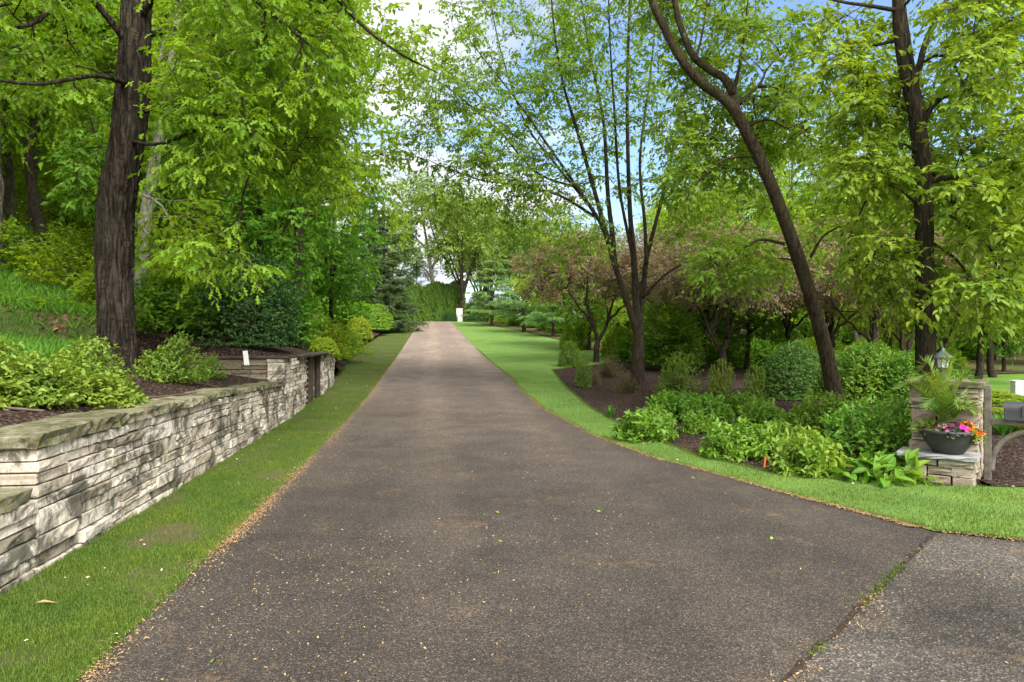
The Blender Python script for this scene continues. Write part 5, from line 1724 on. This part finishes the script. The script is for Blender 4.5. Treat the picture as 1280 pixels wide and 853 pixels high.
# ------------------------------------------------------------------ trees behind the right bed
wt('wood_a', 470, 66, 'tall light green tree at the left of the crest behind the spruces', 1.0)
wt('wood_a', 492, 96, 'pale green tree far behind the left end of the clipped hedge', 1.1)
wt('wood_c', 520, 96, 'rounded tree behind the left half of the clipped hedge', 1.1)
wt('pale_b', 600, 105, 'pale tree furthest off behind the white post', 1.5)
wt('wood_b', 640, 100, 'twin-stemmed tree furthest off behind the pines', 1.1)
wt('bronze', 745, 27.5, 'bronze-leaved crabapple with crooked dark stems left of the multi-stemmed tree', 1.2, rz=.3)
wt('bronze', 905, 21.5, 'bronze-leaved crabapple between the multi-stemmed and leaning trees', 1.05, rz=2.)
wt('bronze', 1090, 20.5, 'bronze-leaved crabapple behind the leaning tree', 1.05, rz=4.)
wt('bronze', 985, 26, 'bronze-leaved crabapple behind the euonymus dome', 1.2, rz=1.)
wt('bronze', 1165, 25, 'bronze-leaved crabapple behind the maple trunk', 1.1, rz=5.)
wt('bronze', 835, 30, 'bronze-leaved crabapple far behind the tall open shrub', 1.25, rz=3.)
wt('bronze', 1040, 24.5, 'bronze-leaved crabapple directly behind the leaning trunk, set back', 1.25, rz=.9)
wt('bronze', 1135, 22, 'bronze-leaved crabapple over the bright rounded hedge', 1.1, rz=3.6)
wt('bronze', 868, 25, 'bronze-leaved crabapple between the tall open shrub and the narrow bush', 1.2, rz=5.4)
wt('green_small', 882, 27, 'small green tree with a straight dark trunk behind the mulched bed', 1.0)
wt('green_small', 933, 27.5, 'small dark-trunked tree left behind the euonymus dome', 1.1)
wt('wood_c', 1222, 24, 'leafy tree with bare lower trunk above the pier cap', 1.0)
wt('wood_c', 1240, 27, 'leafy tree just right of the pier lantern, further back', 1.05)
wt('green_small', 1255, 30, 'bushy dark tree on the far lawn beyond the mailbox', .8)
GB = 'background trees behind the right bed'
LB = 'bright spring tree in the background row behind the right bed'
r5 = np.random.default_rng(91)
pl3 = [(px(p, d), d) for p, d in ((745, 27.5), (905, 21.5), (1090, 20.5), (985, 26), (1165, 25), (835, 30), (882, 27), (933, 27.5), (1222, 24), (1240, 27), (1255, 30), (655, 55), (615, 66), (692, 49))]
cnt = 0
for _ in range(4000):
    d_ = r5.uniform(31, 80)
    p_ = r5.uniform(700 if d_ < 60 else 640, 1800)
    x = px(p_, d_)
    if p_ > 1200 and d_ < 40 and p_ < 1300: continue
    if any((x - a) ** 2 + (d_ - b) ** 2 < 9.5 for a, b in pl3): continue
    pl3.append((x, d_)); cnt += 1
    if d_ < 42: key, s_ = r5.choice(['lime_small', 'lime_small', 'wood_c', 'lime_small', 'green_small']), r5.uniform(.95, 1.25)
    else: key, s_ = r5.choice(['wood_c', 'lime_small', 'lime_small', 'wood_b', 'wood_a']), r5.uniform(.85, 1.15) * (.8 if p_ < 800 else 1)
    tree_at(key, x, d_, LB, s_, group=GB)
    if cnt >= 125: break
GS2 = 'shrubs under the background trees on the right'
pl4 = []
for _ in range(900):
    d_ = r5.uniform(29, 60); p_ = r5.uniform(690, 1230); x = px(p_, d_)
    if x < np.interp(d_, [27, 36, 44, 52, 60], [4.8, 4.8, 4.0, 2.6, 1.]) + .8: continue
    if any((x - a) ** 2 + (d_ - b) ** 2 < 3.5 for a, b in pl4): continue
    pl4.append((x, d_))
    k = r5.uniform(.7, 1.15)
    shrub(r5.choice(['wild', 'wild_lime', 'wild_lime']), x, d_, 'leafy shrub in the background row under the right-hand trees', (k, k, k * .85), group=GS2)
    if len(pl4) >= 40: break

GE = 'shrubs lining the far edge of the lawn'
for k, (x, y) in enumerate(((-4.6, 77), (-2.6, 71), (-1.2, 67), (.4, 63), (1.4, 58), (2.4, 54), (3.0, 50.5), (3.8, 47), (4.3, 43.5), (4.9, 40), (5.2, 37), (-3.5, 75), (-.2, 66), (2.0, 60), (3.6, 52), (5.2, 45))):
    s_ = .75 + .35 * ((k * 37) % 10) / 10
    x += 1.5; s_ *= .85
    shrub(('wild', 'wild_lime', 'wild', 'viburnum')[k % 4], x, y, 'leafy shrub in the row along the far edge of the lawn', (s_, s_, s_ * (.7 if k % 4 != 3 else .5)), group=GE)
GF = 'far shrubs closing the view beyond the lawn and trees'
r6 = np.random.default_rng(93)
for k in range(70):
    a_ = r6.uniform(-.16, 1.0) if k > 12 else r6.uniform(-.3, -.1)
    d_ = r6.uniform(58, 105) if a_ > .12 else r6.uniform(90, 120)
    x = a_ * d_
    s_ = r6.uniform(1.6, 2.6)
    shrub(r6.choice(['wild', 'wild_lime', 'viburnum']), x, d_, 'large leafy shrub far off, closing the view behind the lawn and trees', (s_, s_, s_ * .8 if d_ > 58 else s_), group=GF)

# ------------------------------------------------------------------ grass, litter, mulch chips
gr_ = np.random.default_rng(101)


def sample(poly, n, dens=None):
    poly = np.asarray(poly)
    lo, hi = poly.min(0), poly.max(0)
    out = []
    got = 0
    while got < n:
        q = gr_.uniform(lo, hi, (n * 2, 2))
        if dens is not None: q = q[gr_.uniform(size=len(q)) < dens(q[:, 0], q[:, 1])]
        q = q[in_poly(q[:, 0], q[:, 1], poly)]
        out.append(q); got += len(q)
        if not len(q): break
    return np.vstack(out)[:n]


def vnoise(x, y, sc, seed):
    r_ = np.random.default_rng(seed)
    t = r_.uniform(0, 6.28, 6); a = r_.uniform(0, 6.28, 6); f = sc * r_.uniform(.5, 1.8, 6)
    return sum(np.sin((x * np.cos(t[i]) + y * np.sin(t[i])) * f[i] + a[i]) for i in range(6)) / 6


def vis(x, y):
    d_ = np.hypot(x, y)
    return np.where(y > 2.6, np.clip((4.2 / np.maximum(d_, 1)) ** 1.7, .02, 1), 0)


def blades(name, pts, h, w, mat, lean=.5, zoff=.015, kind='stuff'):
    n = len(pts)
    z = H0(pts[:, 0], pts[:, 1]) + zoff
    a = gr_.uniform(0, 6.28, n)
    l = gr_.uniform(.1, 1, n) * lean
    hh = h * gr_.uniform(.5, 1.2, n)
    b = np.column_stack([pts, z])
    sd = np.stack([np.cos(a), np.sin(a), 0 * a], 1)
    ld = np.stack([np.cos(a * 2.7), np.sin(a * 2.7), 0 * a], 1)
    ww = (w * gr_.uniform(.7, 1.3, n))[:, None]
    m1 = b + UP * (hh * .6)[:, None] + ld * (l * hh * .35)[:, None]
    tp_ = b + UP * (hh * (1 - .3 * l))[:, None] + ld * (l * hh)[:, None]
    V = np.stack([b - sd * ww / 2, b + sd * ww / 2, m1 + sd * ww * .4, m1 - sd * ww * .4, tp_], 1)
    k = np.arange(n)[:, None] * 5
    q = k + np.array([[0, 1, 2, 3]]); t = k + np.array([[3, 2, 4]])
    o = link(name, mesh_np(name, V.reshape(-1, 3), [q, t], mat))
    o['kind'] = kind
    return o


bare = lambda x, y: np.clip(.68 + 1.7 * vnoise(x, y, 4.2, 3), .14, 1)
gp = sample(LSTRIP, 150000, lambda x, y: vis(x, y) * bare(x, y))
gp2 = sample(RLAWN, 110000, lambda x, y: vis(x, y) * np.where(y > 24, .3, 1) * (.4 + .6 * bare(x, y)))
# a ragged fringe where turf meets asphalt and mulch
f_ = []
for fx_, y0_, y1_, n__, sd_ in ((lambda t: XL(t) - .01, 2.7, 36, 9000, .03), (XR, 5.8, 36, 9000, .03), (lambda t: np.interp(t, [b[1] for b in BED], [b[0] for b in BED]), 7.5, 24.4, 7000, .03), (lambda t: XW(t) + .05, 2.7, 19, 6000, .035)):
    t__ = y0_ + (y1_ - y0_) * gr_.uniform(0, 1, n__) ** 1.7
    f_.append(np.column_stack([fx_(t__) + gr_.normal(0, sd_, n__), t__]))
t__ = gr_.uniform(0, 1, 3000)
f_.append(np.column_stack([3.53 + t__ * 3, 5.69 - .53 * t__ * 3 + np.abs(gr_.normal(0, .03, 3000))]))
fringe = np.vstack(f_)
blades('grass', np.vstack([gp, gp2, fringe]), .036, .0036, MAT['blade'])


def flakes(name, pts, size, mat, zoff, leaf='ovate', tilt=.25, zf=None):
    n = len(pts)
    z = (zf or H0)(pts[:, 0], pts[:, 1]) + zoff
    a = gr_.uniform(0, 6.28, n)
    d_ = np.stack([np.cos(a), np.sin(a), gr_.normal(0, tilt * .5, n)], 1)
    V, F = leaf_mesh(np.column_stack([pts, z]), d_, UP + gr_.normal(0, tilt, (n, 3)), size * gr_.uniform(.4, 1.4, n), leaf)
    o = link(name, mesh_np(name, V, F, mat))
    o['kind'] = 'stuff'
    return o


clump = lambda x, y: np.clip(.25 + 1.5 * vnoise(x, y, 1.6, 8) * (1 + .5 * vnoise(x, y, 7, 9)), .06, 1)
lp_ = sample(DRIVE, 4200, lambda x, y: np.clip((5 / np.hypot(x, y)) ** 1.2, .03, 1) * (y > 2.6) * clump(x, y) * (.45 + .55 * (x < -.3 - .1 * y)))
flakes('seed_litter', lp_, .016, MAT['litter'], .017)
lp_ = sample(ROAD, 900, lambda x, y: (y > 2.2) * clump(x, y))
flakes('road_litter', lp_, .017, MAT['litter'], .009)
lp_ = sample(DRIVE, 60, lambda x, y: np.clip((5 / np.hypot(x, y)) ** 1.2, .02, 1) * (y > 2.8))
flakes('fallen_leaves', lp_, .05, MAT['fresh_leaf'], .02)
# dry clippings along the edges of the drive
e = []
ye = gr_.uniform(2.6, 34, 36000) ; ye = 2.6 + (ye - 2.6) ** 2 / 31.4
ok_ = gr_.uniform(size=len(ye)) < np.clip(.6 + .9 * vnoise(ye * 3, ye * 0, 1., 12), .1, 1)
ye = ye[ok_]
e.append(np.column_stack([XL(ye) + gr_.normal(.04, .055, len(ye)), ye]))
yf = gr_.uniform(5.8, 30, 16000); yf = 5.8 + (yf - 5.8) ** 2 / 24.2
e.append(np.column_stack([XR(yf) + gr_.normal(-.03, .035, len(yf)), yf]))
t_ = gr_.uniform(0, 1, 1800)
e.append(np.column_stack([3.53 + t_ * 2.6 + gr_.normal(0, .02, 1800), 5.69 - .53 * t_ * 2.6 + gr_.normal(0, .045, 1800)]))
t_ = gr_.uniform(-.1, .85, 2000); t_ = t_[gr_.uniform(size=2000) < np.clip(.12 + vnoise(t_ * 16, t_ * 0, 1, 30), .03, .7)]
e.append(np.column_stack([1.29 + t_ * 2.22 + gr_.normal(.03, .05, len(t_)), 3.19 + t_ * 2.49 + gr_.normal(-.03, .05, len(t_))]))
flakes('dry_clippings', np.vstack(e), .019, MAT['straw'], .03, 'long', .4)
flakes('fallen_petals', np.vstack([sample(LSTRIP, 260, lambda x, y: np.clip(5 / np.hypot(x, y), .1, 1) * (y > 2.7)), sample(RLAWN, 700, lambda x, y: np.clip(9 / np.hypot(x, y), .1, 1))]), .022, MAT['petal_white'], .04, 'ovate', .6)
t_ = gr_.uniform(.1, .8, 900); t_ = t_[vnoise(t_ * 18, t_ * 0, 1, 31) > .05]
blades('joint_moss', np.column_stack([1.29 + t_ * 2.23 + gr_.normal(0, .02, len(t_)), 3.2 + t_ * 2.47 + gr_.normal(0, .02, len(t_))]), .014, .006, MAT['blade'])
mp = sample(RBED, 26000, lambda x, y: np.clip((8 / np.hypot(x, y)) ** 1.5, .05, 1))
mp2 = sample(RBED2, 3500)
flakes('mulch_chips', np.vstack([mp, mp2]), .038, MAT['chip'], .03, 'long', .5)
yb = gr_.uniform(3.6, 13, 9000); ub_ = gr_.uniform(.3, 2.6, 9000)
flakes('bank_mulch', np.column_stack([XW(yb) - ub_, yb]), .035, MAT['chip'], .015, 'long', .5, HH)
yb = gr_.uniform(12, 32, 9000); ub_ = gr_.uniform(2.5, 12, 9000)
flakes('leaf_litter', np.column_stack([XW(yb) - ub_, yb]), .1, MAT['litter'], .02, 'ovate', .5, HH)

# lush strappy groundcover on the bank, left of the oak
n_ = 9000
yb = gr_.uniform(9.5, 17.5, n_); xb = px(gr_.uniform(-90, 122, n_), yb)
k_ = (XW(yb) - xb > 2.4)
yb, xb = yb[k_], xb[k_]
a = gr_.uniform(0, 6.28, len(yb))
S_ = np.column_stack([xb, yb, HH(xb, yb)])
T_ = np.stack([np.cos(a) * .7, np.sin(a) * .7, np.ones(len(a))], 1) + gr_.normal(0, .2, (len(a), 3))
V, F = leaf_mesh(S_, T_, UP * -.3 + gr_.normal(0, .6, S_.shape), gr_.uniform(.14, .30, len(a)), 'long', .6)
tag(link('groundcover', mesh_np('groundcover', V, F, MAT['strap_leaf'])), kind='stuff')
n_ = 16000
yb = gr_.uniform(13, 34, n_); ub_ = gr_.uniform(1.6, 14, n_)
k_ = vnoise(yb, ub_, .9, 44) > -.05
yb, ub_ = yb[k_], ub_[k_]
xb = XW(yb) - ub_
a = gr_.uniform(0, 6.28, len(yb))
S_ = np.column_stack([xb, yb, HH(xb, yb) + gr_.uniform(.05, .3, len(yb))])
V, F = leaf_mesh(S_, np.stack([np.cos(a), np.sin(a), gr_.normal(0, .3, len(a))], 1), UP + gr_.normal(0, .4, S_.shape), gr_.uniform(.08, .16, len(a)), 'simple')
tag(link('undergrowth', mesh_np('undergrowth', V, F, MAT['wood_leaf'])), kind='stuff')

# prototypes that found no place
for src in [PROTO[k] for k in PROTO if k not in USED] + [SH[k] for k in SH if k not in USEDS]:
    for ch in [o for o in COL.objects if o.parent == src]:
        bpy.data.objects.remove(ch)
    bpy.data.objects.remove(src)

# ------------------------------------------------------------------ sky, sun, camera
SUN_EL, SUN_AZ = 45., 152.          # azimuth clockwise from +Y (the way the camera looks)
world = bpy.data.worlds.new('World')
scene.world = world
world.use_nodes = True
nt = world.node_tree
nt.nodes.clear()
sky = N(nt, 'ShaderNodeTexSky', sky_type='NISHITA', sun_disc=False, sun_elevation=R(SUN_EL), sun_rotation=R(SUN_AZ), air_density=1.0, dust_density=.35, ozone_density=3.)
tc = nt.nodes.new('ShaderNodeTexCoord')
sep = nt.nodes.new('ShaderNodeSeparateXYZ'); nt.links.new(tc.outputs['Generated'], sep.inputs[0])
zz = N(nt, 'ShaderNodeMath', operation='MAXIMUM', i_1=0.); nt.links.new(sep.outputs[2], zz.inputs[0])
za = N(nt, 'ShaderNodeMath', operation='ADD', i_1=.16); nt.links.new(zz.outputs[0], za.inputs[0])
dx = N(nt, 'ShaderNodeMath', operation='DIVIDE'); nt.links.new(sep.outputs[0], dx.inputs[0]); nt.links.new(za.outputs[0], dx.inputs[1])
dy = N(nt, 'ShaderNodeMath', operation='DIVIDE'); nt.links.new(sep.outputs[1], dy.inputs[0]); nt.links.new(za.outputs[0], dy.inputs[1])
cv = nt.nodes.new('ShaderNodeCombineXYZ'); nt.links.new(dx.outputs[0], cv.inputs[0]); nt.links.new(dy.outputs[0], cv.inputs[1])
mp_ = nt.nodes.new('ShaderNodeMapping'); mp_.inputs['Location'].default_value = (.35, .2, 0); nt.links.new(cv.outputs[0], mp_.inputs[0])
c1 = noise(nt, mp_.outputs[0], .95, 9, .56, .15)
bk = N(nt, 'ShaderNodeMath', operation='MULTIPLY_ADD', i_1=-.11, i_2=.03); nt.links.new(dx.outputs[0], bk.inputs[0])
cs = N(nt, 'ShaderNodeMath', operation='ADD'); nt.links.new(c1, cs.inputs[0]); nt.links.new(bk.outputs[0], cs.inputs[1])
cover = ramp(nt, cs.outputs[0], [(.46, (0, 0, 0)), (.58, (1, 1, 1))])
c2 = noise(nt, mp_.outputs[0], 2.1, 6, .55)
ccol = ramp(nt, c2, [(.30, (3.0, 3.15, 3.5)), (.60, (4.9, 4.95, 5.1))])
# the ramp is clamped to its colours, scaled here to the sky's units
# unseen bright cloud round the sun, added behind the camera as soft fill
sd_ = Vector((math.sin(R(SUN_AZ)) * math.cos(R(SUN_EL)), math.cos(R(SUN_AZ)) * math.cos(R(SUN_EL)), math.sin(R(SUN_EL))))
dt = N(nt, 'ShaderNodeVectorMath', operation='DOT_PRODUCT'); nt.links.new(tc.outputs['Generated'], dt.inputs[0]); dt.inputs[1].default_value = sd_
gl = N(nt, 'ShaderNodeMapRange', interpolation_type='SMOOTHSTEP', i_1=-.1, i_2=.9, i_3=0., i_4=1.); nt.links.new(dt.outputs['Value'], gl.inputs[0])
cvm = N(nt, 'ShaderNodeMath', operation='MAXIMUM'); nt.links.new(cover, cvm.inputs[0]); nt.links.new(gl.outputs[0], cvm.inputs[1])
ccol = mixc(nt, gl.outputs[0], ccol, (9., 8.8, 8.4))
col = mixc(nt, cvm.outputs[0], sky.outputs[0], ccol)
bg = N(nt, 'ShaderNodeBackground', i_Strength=.078)
nt.links.new(col, bg.inputs[0])
wo = nt.nodes.new('ShaderNodeOutputWorld')
nt.links.new(bg.outputs[0], wo.inputs[0])

sl = bpy.data.lights.new('sun', 'SUN')
sl.energy = 2.3
sl.angle = R(40)
sl.color = (1, .95, .87)
so = bpy.data.objects.new('sun', sl)
COL.objects.link(so)
az, el = R(SUN_AZ), R(SUN_EL)
dirv = Vector((math.sin(az) * math.cos(el), math.cos(az) * math.cos(el), math.sin(el)))
so.rotation_euler = dirv.to_track_quat('Z', 'Y').to_euler()
so.location = dirv * 60

cam = bpy.data.cameras.new('camera')
cam.lens = 24
cam.sensor_width = 36
cam.clip_start = .05
cam.clip_end = 3000
co = bpy.data.objects.new('camera', cam)
COL.objects.link(co)
co.location = (0, 0, 1.6)
co.rotation_euler = (R(90), 0, 0)
scene.camera = co
vs = scene.view_settings
vs.view_transform = 'Standard'
vs.look = 'None'
vs.gamma = 1
vs.exposure = 1.88
cy = scene.cycles
cy.max_bounces = 10
cy.diffuse_bounces = 6
cy.transmission_bounces = 6
cy.use_denoising = True
